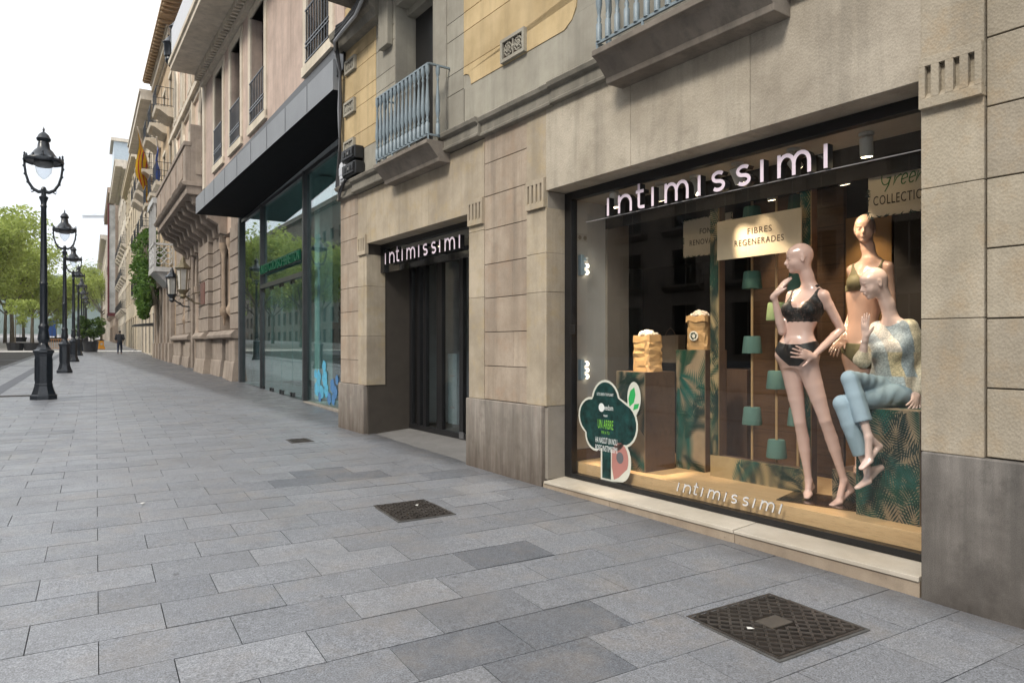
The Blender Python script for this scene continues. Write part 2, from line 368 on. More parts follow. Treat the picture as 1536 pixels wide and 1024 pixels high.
def capital(u0, u1, z0, z1, w, d, mat):                      # block carved with four upright flutes, splayed feet
    b = MB(); n = 4; uw = (u1-u0); mz0, mz1 = z0+.055, z1-.05
    fl = uw*.10; pitch = uw/(n+.35)
    cs = [u0+pitch*(i+.68) for i in range(n)]
    xs = [u0]+[c+s*fl/2 for c in cs for s in (-1,1)]+[u1]
    for a, c in zip(xs[0::2], xs[1::2]): b.box(w, w+d, a, c, mz0, mz1)
    b.box(w, w+d, u0, u1, z0, mz0); b.box(w, w+d, u0, u1, mz1, z1)
    for c in cs:
        b.box(w+.035, w+d, c-fl/2, c+fl/2, mz0, mz1)
        b.add([(w+.034,c-fl/2,mz0+.035),(w+.034,c+fl/2,mz0+.035),(w+.001,c+fl/2,mz0),(w+.001,c-fl/2,mz0)], [(3,2,1,0)])
    b.build('fluted_capital', mat, shop, bev=.002)
capital(-.326,-.004,2.855,3.145,-.02,.08,M['pier'])
for u0, u1 in ((3.535,3.835),(4.665,4.975),(7.915,8.205)): capital(u0,u1,2.872,3.168,-.005,.06,M['dress'])
# cornice string course
def moulding(b, prof, u0, u1): b.prism(prof, u0, u1, axis='y')
b = MB()
pr = [(.06,3.84),(-.03,3.845),(-.035,3.87),(-.015,3.885),(-.015,3.985),(-.06,4.0),(-.075,4.04),(-.06,4.055),(.06,4.07)]
for u0, u1, o in ((-6,.86,0),(2.44,3.40,-.005),(3.40,4.66,.0),(4.66,5.50,-.045),(6.92,8.28,-.045),(8.28,8.99,0.)):
    b = MB(); moulding(b, [(x+o if x < .05 else x, z+(0 if u1 > 3.41 or u1 < 1 else .01)) for x, z in pr], u0, u1)
    b.build('cornice', M['cornice'], shop, bev=.003)
# rendered upper storey
b = MB()
b.box(.03,.2,-6,3.2,4.06,4.62); b.box(.03,.2,3.2,5.07,4.06,4.527)
b.box(.03,.2,5.072,5.09,4.06,6.9); b.box(.034,.05,4.75,5.111,4.52,4.82); b.box(.034,.05,3.04,3.3,4.5,4.82)
for z0, z1 in ((4.06,4.53),(4.53,4.775),(4.775,5.19),(5.19,5.415),(5.415,5.79),(5.79,6.0),(6.0,6.9)):
    b.box(.03,.2,5.112,5.50,z0+.004,z1-.004); b.box(.03,.2,6.93,7.58,z0+.004,z1-.004)
b.box(.012,.2,5.50,5.83,4.06,6.9); b.box(.012,.2,6.905,6.93,4.06,6.9)
b.box(.03,.2,5.83,6.905,6.22,6.9); b.box(.03,.2,-6,3.05,4.62,6.9); b.box(.03,.2,7.58,8.985,4.06,4.5)
cr = [(3.05,4.62),(3.05,6.9),(2.6,6.9),(2.6,4.62)]
b.build('rendered_wall', M['render'], shop, bev=.002)
b = MB()
def panel(u0, u1, z0, z1, cut):
    zz = [z0, 4.771, 5.185, 5.412, 5.795, 6.0, 6.42, 6.9]
    for i in range(len(zz)-1):
        a, c = zz[i]+(.004 if i else 0), zz[i+1]-.004
        if i == 0 and cut:
            rr = .16; pts = [(u0+.2,a)]
            pts += [(u1-rr*(1-math.sin(t)), a+rr*(1-math.cos(t))) for t in np.linspace(0,math.pi/2,7)] if False else [(u1-.16,a),(u1-.155,a+.06),(u1-.12,a+.12),(u1-.06,a+.15),(u1,a+.155)]
            pts += [(u1,c),(u0,c),(u0,a+.3),(u0+.02,a+.16),(u0+.08,a+.06)]
            b.prism(pts, .022, .2, axis='x')
        else: b.box(.024,.2,u0,u1,a,c)
panel(3.05,5.10,4.527,6.9,True); b.build('ochre_panel', M['ochre'], shop, bev=.002)
b = MB(); panel(7.584,8.985,4.50,6.9,False); b.build('ochre_panel', M['ochre'], shop, bev=.002)
M['terra'] = plain('dark_terracotta_recess', (.06,.035,.025), .9)
def vent(u0, u1, z0, z1):                                    # vent frame with pierced rosettes
    v = MB(); t = .035
    v.box(-.02,.03,u0,u1,z0,z0+t); v.box(-.02,.03,u0,u1,z1-t,z1); v.box(-.02,.03,u0,u0+t,z0+t,z1-t); v.box(-.02,.03,u1-t,u1,z0+t,z1-t)
    r = (z1-z0)/2-t-.012; zc = (z0+z1)/2
    for uc in (u0+t+r+.012, u1-t-r-.012):
        for k in range(8):
            a = k*math.pi/4; v.tube([(.0,uc,zc),(.0,uc+r*math.cos(a),zc+r*math.sin(a))], .007, 5)
        v.tube([(.0,uc+r*(.92 if k%2 else .75)*math.cos(k*math.pi/8),zc+r*(.92 if k%2 else .75)*math.sin(k*math.pi/8)) for k in range(17)], .008, 5)
        v.tube([(-.003,uc+r*.4*math.cos(k*math.pi/8),zc+r*.4*math.sin(k*math.pi/8)) for k in range(17)], .009, 5)
    v.tube([(.0,(u0+u1)/2,z0+t),(.0,(u0+u1)/2,z1-t)], .012, 5); v.ball((0,(u0+u1)/2,zc), .022, 8)
    o = v.build('pierced_vent', M['render'], shop)
    MB().box(.012,.022,u0+t,u1-t,z0+t,z1-t).build('vent_recess', M['terra'], o)
vent(3.845,4.275,4.532,4.78); vent(8.29,8.69,5.80,6.015); vent(8.31,8.73,5.143,5.36); vent(8.33,8.74,4.52,4.74)
# balconies
def baluster_prof(h):
    return [(.026,0),(.026,.16*h),(.014,.18*h),(.022,.21*h),(.012,.24*h),(.017,.27*h),(.029,.36*h),(.026,.46*h),(.016,.68*h),(.011,.78*h),(.019,.81*h),(.011,.84*h),(.021,.88*h),(.026,.90*h),(.026,h)]
def balcony(u0, u1, zt, d, rail_h, n, side_n):
    bal = MB()
    bal.prism([(.03,zt-.245),(-d+.14,zt-.245),(-d+.13,zt-.20),(-d+.02,zt-.075),(-d+.0,zt-.06),(-d-.03,zt-.05),(-d-.03,zt),(.03,zt)], u0, u1, axis='y')
    o = bal.build('balcony', M['slab'], shop, bev=.006)
    r0 = zt+.05
    for nm, z, h, t in (('bottom_rail',r0,.022,.022),('handrail',zt+rail_h,.02,.03)):
        rr = MB()
        rr.box(-d+.01-t/2,-d+.01+t/2,u0+.02,u1-.02,z,z+h)
        rr.box(-d+.01,.03,u0+.02-t/2,u0+.02+t/2,z,z+h); rr.box(-d+.01,.03,u1-.02-t/2,u1-.02+t/2,z,z+h)
        if nm == 'bottom_rail':
            for u in np.linspace(u0+.03,u1-.03,4): rr.tube([(-d+.01,u,zt-.002),(-d+.01,u,r0+.005)], .012, 6)
        rr.build(nm, M['iron_blue'], o)
    h = rail_h-.07
    me = MB().lathe(baluster_prof(h), 8, off=.5).build('baluster', M['iron_blue'], o, auto=50)
    spots = [(-d+.01, u) for u in np.linspace(u0+.05,u1-.05,n)]+[(-d+.01+(d-.02)*(k+1)/(side_n+1), u) for u in (u0+.02,u1-.02) for k in range(side_n)]
    for i, (w, u) in enumerate(spots):
        c = me if i == 0 else dup(me, parent=o)
        c.location = (w, u, r0+.02)
    return o
balcony(5.42, 6.95, 3.96, .27, .90, 14, 1)
balcony(.84, 2.46, 3.97, .30, .95, 15, 1)
# tall window behind the far balcony with dark frame
w = MB(); w.box(.33,.40,6.40,6.905,4.06,6.12); w.box(.33,.40,5.83,5.92,4.06,6.12); w.box(.33,.40,5.92,6.40,6.02,6.12)
wo = w.build('balcony_window', M['black'], shop)
MB().box(.37,.375,5.92,6.42,4.06,6.02).build('pane', M['shopglass'], wo)
MB().box(.9,.92,5.6,7.0,4.06,6.3).build('curtain', M['dark'], wo)
MB().box(.2,.41,5.81,5.829,4.06,6.24).box(.2,.41,6.906,6.925,4.06,6.24).box(.2,.41,5.83,6.905,6.121,6.24).build('window_reveal', M['render'], wo)
# upper balcony slab and cornice at the top left
b = MB(); b.prism([(.03,6.2),(-.10,6.22),(-.14,6.32),(-.20,6.36),(-.22,6.45),(.03,6.47)], 7.3, 8.85, axis='y')
b.build('cornice', M['cornice'], shop)
b = MB(); b.prism([(.03,6.62),(-.5,6.64),(-.55,6.72),(-.75,6.78),(-.78,6.9),(.03,6.92)], 5.2, 8.15, axis='y'); b.build('balcony', M['slab'], shop)
MB().box(-.06,.03,7.02,7.32,5.72,6.62).build('bracket', M['render'], shop, bev=.01)
# sill step under the display window (two long stones and their risers)
b = MB()
for u0, u1 in ((.004,1.283),(1.289,3.538)):
    b.add([(.0,u0,.122),(.34,u0,.122),(.34,u1,.122),(.0,u1,.122),(.0,u0,.152),(.34,u0,.166),(.34,u1,.166),(.0,u1,.144)], [(3,2,1,0),(4,5,6,7),(0,1,5,4),(1,2,6,5),(2,3,7,6),(3,0,4,7)])
b.build('window_sill', M['sill'], shop, bev=.004)
b = MB()
for u0, u1 in ((.004,1.283),(1.287,2.6),(2.604,3.56)): b.box(.012,.33,u0,u1,-.1,.1215)
b.build('sill_riser', M['riser'], shop, bev=.003)
# doorway: threshold ramp, metal frames, glass leaves
M['threshold'] = stone('threshold_slab', (.235,.23,.225), (.20,.195,.19), dirt=.3, streak=0., fine=.35, rough=.7)
MB().add([(-.02,4.9,.092),(.80,4.9,.19),(.80,8.0,.19),(-.02,8.0,.128),(-.02,4.9,-.1),(.80,4.9,-.1),(.80,8.0,-.1),(-.02,8.0,-.1)],
         [(0,1,2,3),(4,7,6,5),(0,4,5,1),(1,5,6,2),(2,6,7,3),(3,7,4,0)]).build('threshold', M['threshold'], shop)
b = MB()
for u0, u1 in ((7.86,7.945),(7.60,7.70),(7.40,7.48),(6.91,7.07),(6.32,6.42),(5.55,5.65)): b.box(.755,.82,u0,u1,.19,2.80)
b.box(.75,.83,4.99,7.945,.19,.265); b.box(.75,.83,4.99,7.945,2.70,2.80)
d = b.build('entrance_door', M['black'], shop, bev=.004)
MB().box(.785,.79,5.0,7.94,.265,2.70).build('pane', M['shopglass'], d)
MB().box(.74,.755,6.28,6.40,.20,.29).build('kick_plate', plain('brushed_steel', (.35,.35,.36), .3, metal=.9), d)
b = MB(); b.box(.26,.33,7.80,7.93,2.60,3.03); b.box(.26,.33,4.99,7.80,2.955,3.03); b.box(.26,.33,4.99,5.08,2.60,2.955)
f = b.build('fascia_frame', M['black'], shop)
MB().box(.30,.306,5.08,7.80,2.60,2.955).build('pane', M['shopglass'], f)
MB().box(.42,.78,4.99,7.94,2.87,3.03).build('door_soffit', plain('beige_soffit', (.28,.25,.18), .7), shop)
ml = emit('warm_downlight', (1,.86,.55), 6.)
for u in (5.62, 6.55): MB().lathe([(.05,2.860),(.05,2.869)], 12, (.55,u,0)).build('downlight', ml, shop)
# ================================================================== DISPLAY WINDOW
def oak(name, a, b, rough=.45, along=(1.2,14,14), lines=None):
    t = NT(name); co = t.coord(along)
    g = t.noise(co, 2.2, 6, .65)
    c = t.mix(a, b, t.ramp(g, [(.3,0.),(.7,1.)]))
    c = t.mix(c, tuple(x*.6 for x in a), t.math('MULTIPLY', t.ramp(t.noise(co, 9., 3, .6), [(.52,0.),(.7,1.)]), .5))
    if lines:
        s = t.n('ShaderNodeSeparateXYZ', Vector=t.coord()).outputs[lines[0]]
        f = t.math('FRACT', t.math('MULTIPLY', s, 1/lines[1])); c = t.mix((.01,.006,.004), c, t.ramp(f, [(.0,.15),(.05,1.)]))
    t.bsdf(**{'Base Color': c, 'Roughness': rough, 'Normal': t.bump(g, .12, .003)}); return t.mat
M['oak'] = oak('oak_platform', (.60,.38,.19), (.70,.47,.25), along=(14,1.2,14))
M['brownwood'] = oak('dark_brown_wood_side', (.105,.062,.04), (.14,.085,.055), along=(3,14,1.4))
M['panelwood'] = oak('reddish_plank_wall', (.085,.045,.022), (.12,.066,.034), .4, along=(1.,1.5,14), lines=('Z',.17))
M['white_wall'] = plain('pale_grey_painted_wall', (.50,.49,.46), .8, var=.04)
M['tan_wall'] = plain('taupe_painted_wall', (.23,.20,.165), .8, var=.05)
M['ceil'] = plain('beige_window_ceiling', (.40,.36,.29), .8, var=.04)
b = MB()                                                     # black steel frame
b.box(.265,.345,3.424,3.530,.167,3.033); b.box(.265,.345,-.2,3.424,2.955,3.033); b.box(.265,.345,-.2,3.424,.167,.213); b.box(.265,.345,-.25,-.2,.167,3.033)
b.box(.245,.265,3.353,3.424,1.607,1.70)
win = b.build('display_window', M['black'], shop, bev=.003)
MB().box(.300,.304,-.2,3.424,.213,2.955).build('pane', M['shopglass'], win)
b = MB()                                                     # the shop room behind
b.box(.36,.5,3.5,3.6,.2,3.3)
niche = MB(); niche.box(.345,.80,3.50,3.62,.43,3.0)
niche.build('side_wall', M['white_wall'], shop)
MB().box(.801,1.115,3.47,3.62,.315,3.0).build('side_wall', M['tan_wall'], shop)
MB().box(.345,.80,3.49,3.62,.20,.43).build('skirting', M['brownwood'], shop)
MB().box(.345,.80,-.3,3.62,2.975,3.05).build('display_ceiling', M['ceil'], shop)
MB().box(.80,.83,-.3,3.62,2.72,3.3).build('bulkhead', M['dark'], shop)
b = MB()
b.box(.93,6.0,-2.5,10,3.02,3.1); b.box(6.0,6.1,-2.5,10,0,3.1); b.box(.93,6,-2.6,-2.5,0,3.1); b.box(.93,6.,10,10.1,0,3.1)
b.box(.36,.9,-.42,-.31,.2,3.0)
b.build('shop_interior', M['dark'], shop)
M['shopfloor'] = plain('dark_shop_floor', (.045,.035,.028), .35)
MB().box(.81,6.0,-2.5,10,.05,.19).build('shop_floor', M['shopfloor'], shop)
MB().box(.365,1.62,-.3,3.49,.2,.315).build('platform', M['oak'], shop, bev=.003)
MB().box(1.63,1.68,1.36,2.30,.19,2.9).build('plank_wall', M['panelwood'], shop)
MB().box(1.63,1.70,.95,1.34,.19,2.6).build('plank_wall', plain('ochre_brown_panel', (.22,.115,.035), .45, .2), shop)
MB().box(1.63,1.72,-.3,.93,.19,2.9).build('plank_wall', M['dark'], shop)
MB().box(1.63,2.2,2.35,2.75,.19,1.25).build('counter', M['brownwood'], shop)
# things glimpsed inside the doorway
MB().box(1.6,1.66,7.9,8.2,.19,1.35).build('shop_display', plain('pale_blue_panel', (.28,.38,.42), .4), shop)
MB().tube([(1.5,7.55,.19),(1.5,7.55,2.4)], .03, 8).box(1.3,1.32,7.5,7.62,1.0,1.02).box(1.3,1.32,7.5,7.62,.5,.52).build('rail_post', plain('grey_metal_post', (.30,.31,.32), .4), shop)
MB().box(1.9,1.95,6.0,7.2,.19,2.0).build('shop_display', plain('dark_slate_panel', (.045,.05,.058), .5), shop)
# ---------- lettering in the shop's own rounded style
def ribbon(b, pts, wd, f, d0, d1, m=(0,1)):                  # stroke of width wd along pts (2-D), swept from d0 to d1; f maps (x, y, d) to 3-D
    p = []
    for q in pts:
        if not p or math.dist(p[-1], q) > 1e-5: p.append(np.array(q, float))
    n = len(p); L, Rr = [], []
    for i in range(n):
        t0 = p[i]-p[i-1] if i else p[1]-p[0]; t1 = p[i+1]-p[i] if i < n-1 else t0
        t0 = t0/np.linalg.norm(t0); t1 = t1/np.linalg.norm(t1); t = t0+t1; t /= np.linalg.norm(t)
        nn = np.array([-t[1],t[0]]); k = wd/2/max(.5, nn@np.array([-t0[1],t0[0]])); L.append(p[i]+nn*k); Rr.append(p[i]-nn*k)
    base = len(b.v); vs = []
    for q in (L, Rr):
        for d in (d0, d1): vs += [f(x[0],x[1],d) for x in q]
    front = [(i,i+1,2*n+i+1,2*n+i) for i in range(n-1)]; back = [(n+i,3*n+i,3*n+i+1,n+i+1) for i in range(n-1)]
    side = [(i,n+i,n+i+1,i+1) for i in range(n-1)]+[(2*n+i,2*n+i+1,3*n+i+1,3*n+i) for i in range(n-1)]+[(0,2*n,3*n,n),(n-1,2*n-1,4*n-1,3*n-1)]
    b.add(vs, front, m[0]); b.f += [tuple(i+base for i in q) for q in back+side]; b.m += [m[1]]*(len(back)+len(side))
def arc(cx, cy, rx, ry, a0, a1, n=9): return [(cx+rx*math.cos(R(a)), cy+ry*math.sin(R(a))) for a in np.linspace(a0,a1,n)]
def letter(ch, s=.165):
    h = s; k = .0285*s/.165; W = {'i':0,'n':.150*s/.165,'m':.235*s/.165,'s':.13*s/.165,'t':.1*s/.165}[ch]
    if ch == 'i': return [[(0,0),(0,h)]]
    if ch == 'n':
        r = W/2; return [[(0,0),(0,h)], [(0,h-r-.0),]+arc(r,h-r-k/2,r,r,180,0)+[(W,0)]]
    if ch == 'm':
        r = W/4; return [[(0,0),(0,h)], arc(r,h-r*1.15-k/2,r,r*1.15,180,0)+[(2*r,0)], [(2*r,h-r*1.6)]+arc(3*r,h-r*1.15-k/2,r,r*1.15,180,0)+[(W,0)]]
    if ch == 't': return [[(0,h*1.36),(0,h*.2)]+arc(h*.2,h*.2,h*.2,h*.2-k/2,180,275,6)+[(h*.42,k/2)], [(-h*.22,h*.93),(h*.36,h*.93)]]
    if ch == 's':
        r = h*.25; x = W/2; ry = (h-k)/4
        return [arc(x,h-k/2-ry,W/2-k/2,ry,35,270,12)[:-1]+arc(x,k/2+ry,W/2-k/2,ry,90,-145,12)]
STARTS = [('i',.013),('n',.160),('t',.408),('i',.572),('m',.722),('i',1.077),('s',1.20),('s',1.432),('i',1.658),('m',1.80),('i',2.155)]
def logo(parent, f, mats, d0, d1, scale=1., slant=0.):
    for ch, st in STARTS:
        b = MB()
        for j, path in enumerate(letter(ch)):
            path = [(st+x+slant*y, y) for x, y in path]
            ribbon(b, [(x*scale,y*scale) for x,y in path], .0285*scale, f, d0-.0006*j, d1, (0,1))
        b.build('letter', mats, parent)
M['blk_side'] = plain('black_letter_return', (.01,.01,.011), .4)
s1 = thing('shop_sign', 'large pale pink lowercase letters across the top of the display window', 'sign', A.p(.25,2.857,2.702), A.r, 'pink letter signs of the shop')
logo(s1, lambda x,y,d: (d,-x,y), [M['pink'],M['blk_side']], -.03, .035)
MB().tube([(.02,.35,-.004),(.02,-2.95,-.004)], .004, 6).build('mounting_rail', plain('grey_rail', (.3,.29,.3), .4), s1)
s2 = thing('shop_sign', 'smaller pale pink lowercase letters above the recessed doorway', 'sign', A.p(.235,7.655,2.702), A.r, 'pink letter signs of the shop')
logo(s2, lambda x,y,d: (d,-x,y), [M['pink'],M['blk_side']], -.03, .035)
M['chrome'] = plain('brushed_silver_letters', (.80,.79,.77), .25, metal=.3)
s3 = thing('glass_lettering', 'small slanted silver letters stuck low on the display window glass', 'lettering', A.p(.296,2.08,.262), A.r)
logo(s3, lambda x,y,d: (d,-x,y), [M['chrome'],M['blk_side']], -.004, .002, scale=.452, slant=.32)
s4 = thing('glass_lettering', 'faint grey letters on the dark window glass above the far balcony', 'lettering', A.p(.366,6.36,5.70), A.r)
logo(s4, lambda x,y,d: (d,-x,y), [plain('grey_letters', (.35,.35,.35), .5),M['blk_side']], -.002, .001, scale=.36)
# ---------- palm-leaf print
M['kraft'] = plain('bronze_kraft_print_ground', (.33,.245,.155), .45, var=.2, scale=5, metal=.1)
M['leaf1'] = plain('printed_palm_green', (.010,.060,.035), .5, var=.3)
M['leaf2'] = plain('printed_palm_teal', (.012,.095,.075), .5, var=.3)
M['leaf3'] = plain('printed_palm_dark', (.006,.024,.018), .5, var=.3)
PALM = [M['kraft'],M['leaf1'],M['leaf2'],M['leaf3'],M['brownwood']]
def clip(poly, x0, x1, y0, y1):
    for ax, lim, sg in ((0,x0,1),(0,x1,-1),(1,y0,1),(1,y1,-1)):
        out = []
        for i in range(len(poly)):
            a, c = poly[i-1], poly[i]; ia, ic = sg*(a[ax]-lim) >= 0, sg*(c[ax]-lim) >= 0
            if ia != ic:
                t = (lim-a[ax])/(c[ax]-a[ax]); out.append((a[0]+t*(c[0]-a[0]), a[1]+t*(c[1]-a[1])))
            if ic: out.append(c)
        poly = out
        if len(poly) < 3: return None
    return poly
def palm(b, W, H, f, n, seed, size=1.):                      # fronds on a W x H rectangle; f maps (x, y, lift) to 3-D
    r = random.Random(seed)
    for k in range(int(n*1.05)):
        x, y = r.uniform(-.05,W+.05), r.uniform(-.15,H*.95); a = r.uniform(60,120) if r.random() < .6 else r.uniform(0,360)
        L = r.uniform(.24,.40)*size; cur = r.uniform(-40,40); m = r.choice((1,1,1,2,3,3)); nl = int(12*L/.3)+4; lift = .0004+k*.00012
        px, py = x, y
        for i in range(nl+1):
            t = i/nl; an = R(a+cur*t); nx, ny = px+math.cos(an)*L/nl, py+math.sin(an)*L/nl
            for sg in (1,-1):
                la = an+sg*R(58-28*t); ll = (.125*math.sin(math.pi*min(.95,.18+t*.8))+.02)*size; hw = .0058*size
                ex, ey = px+math.cos(la)*ll, py+math.sin(la)*ll; mx, my = px+math.cos(la)*ll*.45, py+math.sin(la)*ll*.45
                q = clip([(px,py),(mx-math.sin(la)*hw,my+math.cos(la)*hw),(ex,ey),(mx+math.sin(la)*hw,my-math.cos(la)*hw)], 0, W, 0, H)
                if q: b.add([f(c[0],c[1],lift) for c in q], [tuple(range(len(q)))], m)
            px, py = nx, ny
def podium(label, w0, w1, u0, u1, z0, z1, n, seed, top=False, size=1.):
    o = thing('display_podium', label, 'podium', A.p((w0+w1)/2,(u0+u1)/2,z0), A.r, 'palm printed display blocks')
    hw, hu, h = (w1-w0)/2, (u1-u0)/2, z1-z0
    b = MB(); b.box(-hw+.012,hw,-hu,hu,0,h, 4); b.box(-hw,-hw+.012,-hu,hu,0,h, 0)
    palm(b, 2*hu, h, lambda x,y,l: (-hw-l, hu-x, y), n, seed, size)
    if top:
        b.box(-hw,hw,-hu,hu,h+.0005,h+.004,0); palm(b, 2*hu, 2*hw, lambda x,y,l: (-hw+y, hu-x, h+.004+l), 6, seed+1)
    b.build('podium_block', PALM, o); return o
podium('palm printed podium carrying the paper bag nearest the window corner', .465, .88, 2.615, 2.985, .3155, 1.245, 13, 3, size=1.35)
podium('tall narrow palm printed podium carrying the bag with the recycling mark', .93, 1.25, 2.30, 2.645, .3155, 1.452, 14, 5, size=1.35)
podium('palm printed block the seated mannequin sits on', .53, .87, .235, .655, .3155, 1.062, 30, 11, True)
podium('low palm printed box behind the standing mannequin legs', .875, 1.45, .35, 1.03, .3155, .540, 12, 21)
# portal frame with palm print
o = thing('palm_frame', 'tall palm printed portal frame standing behind the front mannequin', 'frame', A.p(.9,1.68,.3155), A.r)
for name, y0, y1, z0, z1, sd in (('upright',.41,.50,.19,2.55,2),('upright',-.48,-.39,.19,2.55,4),('bottom_beam',-.48,.50,0,.19,6)):
    b = MB(); b.box(-.028,.05,y0,y1,z0,z1,4); b.box(-.04,-.028,y0,y1,z0,z1,0)
    palm(b, y1-y0, z1-z0, lambda x,y,l: (-.04-l, y1-x, z0+y), 38 if name == 'upright' else 12, sd)
    b.build(name, [plain('sand_print_ground', (.42,.31,.16), .5, .15)]+PALM[1:], o)
# yarn spools on rods
M['rod'] = plain('pale_wood_rod', (.42,.27,.13), .5)
def spool_mat(name, col):
    t = NT(name); co = t.coord(); s = t.n('ShaderNodeSeparateXYZ', Vector=co).outputs['Z']
    wv = t.n('ShaderNodeTexWave', Vector=co, Scale=38., Distortion=2.5, bands_direction='Z').outputs['Fac']
    t.bsdf(**{'Base Color': t.mix(tuple(x*.6 for x in col), col, wv), 'Roughness': .85, 'Normal': t.bump(wv, .5, .004)}); return t.mat
SP = {'t': spool_mat('teal_yarn', (.13,.24,.20)), 'l': spool_mat('lime_yarn', (.25,.33,.15)), 'd': spool_mat('dark_green_yarn', (.035,.10,.075))}
for u, wq, lab, lst in ((1.79,.93,'rod with stacked yarn spools nearest the palm frame upright',((2.06,'d'),(1.50,'t'),(.885,'t'),(2.62,'d'))),
                    (1.565,.95,'rod with a lime yarn spool beside the raised mannequin hand',((1.78,'l'),(1.205,'t'),(.625,'t'))),
                    (1.40,1.0,'rod of yarn spools half hidden behind the front mannequin',((2.02,'d'),(.905,'t'),(2.66,'d')))):
    o = thing('yarn_spool_rod', lab, 'yarn spools', A.p(wq,u,.40), A.r, 'rods of yarn spools')
    MB().tube([(0,0,0),(0,0,2.55)], .011, 8).build('rod', M['rod'], o)
    for z, c in lst:
        MB().lathe([(.02,-.075),(.082,-.075),(.084,-.065),(.070,.068),(.064,.076),(.02,.076)], 20, (0,0,z-.40)).build('spool', SP[c], o, auto=40)
# boards with lettering
M['board'] = plain('warm_cream_board', (.62,.51,.36), .55, var=.06)
M['ink'] = plain('dark_brown_ink', (.05,.03,.02), .6); M['green_ink'] = plain('green_ink', (.03,.14,.03), .6)
WD = {'FIBRES':.235,'REGENERADES':.475,'FONS':.17,'RENOVABLES':.42,'COLLECTION':.385}
def board(label, w, u0, u1, z0, z1, lines, border=False, hang=True):
    uc, zc = (u0+u1)/2, (z0+z1)/2
    o = thing('hanging_board', label, 'sign board', A.p(w,uc,z0), A.r)
    hu, h = (u1-u0)/2, z1-z0
    bm = MB(); bm.box(-.006,.006,-hu,hu,0,h)
    bm.build('board_panel', M['board'], o)
    if hang: MB().tube([(0,-hu*.8,h),(0,-hu*.8,3.0-z0)], .0015, 4).tube([(0,hu*.8,h),(0,hu*.8,3.0-z0)], .0015, 4).build('hanging_wire', M['black'], o)
    for body, size, du, z, sh in lines:
        vs, fs = txt(body, size, .0008, 'CENTER', sh, 1.15)
        if sh < 0 or sh >= 1: pass
        mw = max(v[0] for v in vs); kx = WD.get(body, 2*mw)/(2*mw); vs = [(v[0]*kx,v[1],v[2]) for v in vs]
        MB().add([(-.0075-v[2],-v[0]-du,v[1]+z-z0) for v in vs], fs).build('lettering', M['ink'], o)
    if border:
        bb = MB(); r = random.Random(9)
        for e in range(90):
            t = r.random()*2*(2*hu+h)
            if t < 2*hu: y, z = -hu+t, 0
            elif t < 4*hu: y, z = -hu+t-2*hu, h
            elif t < 4*hu+h: y, z = -hu, t-4*hu
            else: y, z = hu, t-4*hu-h
            an = r.uniform(0,6.28); l = .024; c, s_ = math.cos(an)*l, math.sin(an)*l
            bb.add([(-.008,y-c,z-s_),(-.008,y-s_*.2,z+c*.2),(-.008,y+c,z+s_),(-.008,y+s_*.2,z-c*.2)], [(0,1,2,3)])
        bb.build('leaf_border', M['leaf3'], o)
    return o
board('warmly lit hanging board reading FIBRES REGENERADES', .79, 1.235, 2.045, 2.245, 2.585, [('FIBRES',.074,.025,2.435,0),('REGENERADES',.074,.015,2.345,0)])
board('cream board reading FONS RENOVABLES half hidden by the palm upright', 1.15, 2.16, 2.74, 2.365, 2.735, [('FONS',.075,.0,2.575,0),('RENOVABLES',.075,.0,2.475,0)], True)
g = board('cream board with green script and the word COLLECTION above the seated mannequin', .85, .27, .735, 2.43, 2.785, [('COLLECTION',.098,.0,2.515,0)], True)
def script_word(parent, x0, z0, s):                          # brush-script Green
    b = MB(); f = lambda x,y,d: (-.0078-d, x0-x, z0+y)
    S = lambda pts: [(x*s,y*s) for x,y in pts]
    for path in ([(1.05,1.75)]+arc(.55,1.05,.45,.85,70,300,12)+[(.85,.75),(.55,.72)], [(.86,.75),(.8,.1),(.62,-.35)],
                 [(1.2,.85),(1.22,.1),(1.35,.6),(1.62,.85),(1.72,.78)], [(1.8,.4)]+arc(2.0,.45,.22,.42,10,320,10), [(2.35,.4)]+arc(2.6,.45,.22,.42,10,320,10), [(2.98,.85),(2.95,.05),(3.12,.6),(3.35,.82),(3.42,.5),(3.45,.05),(3.65,.15)]):
        ribbon(b, S([(x+.22*y,y) for x,y in path]), .085*s, f, .0008, .0, (0,0))
    b.build('script_lettering', M['green_ink'], parent)
script_word(g, .16, .205, .088)
# wall lamps, sockets, ceiling spots
M['bulb'] = emit('lit_frosted_bulb', (1,.88,.70), 4.)
M['lampblue'] = plain('pale_blue_lamp_body', (.30,.42,.50), .4)
for z, n, lab in ((2.315,2,'upper wall lamp with lit round bulbs on the pale side wall'),(1.245,3,'lower wall lamp with three lit bulbs on the pale side wall')):
    o = thing('wall_lamp', lab, 'lamp', A.p(.44,3.499,z), A.r, 'lit lamps on the window side wall')
    MB().box(-.022,.022,-.05,0,-.105,.105).build('lamp_body', M['lampblue'], o, bev=.004)
    for k in range(3):
        zz = (.06,-.005,-.07)[k]
        MB().tube([(.02,-.03,zz),(.055,-.035,zz)], .02, 10).build('lamp_socket', M['lampblue'], o)
        MB().ball((.065,-.037,zz), .026, 12).build('bulb', M['bulb'] if not (n == 2 and k == 0) else M['white_wall'], o, smooth=True)
for w_, z, lab in ((.47,2.60,'twin socket plate high on the side wall above the upper lamp'),(.46,.80,'twin socket plate low on the side wall behind the tree sticker')):
    o = thing('socket_plate', lab, 'socket', A.p(w_,3.499,z), A.r)
    MB().box(-.07,.07,-.008,0,-.04,.04).build('plate', plain('ivory_socket', (.42,.40,.36), .5), o, bev=.003)
    for s_ in (-.035,.035): MB().lathe([(.022,0),(.022,.004)], 14).build('socket_hole', M['tan_wall'], o).matrix_local = Matrix.Translation((s_,-.008,0))@Matrix.Rotation(R(90),4,'X')
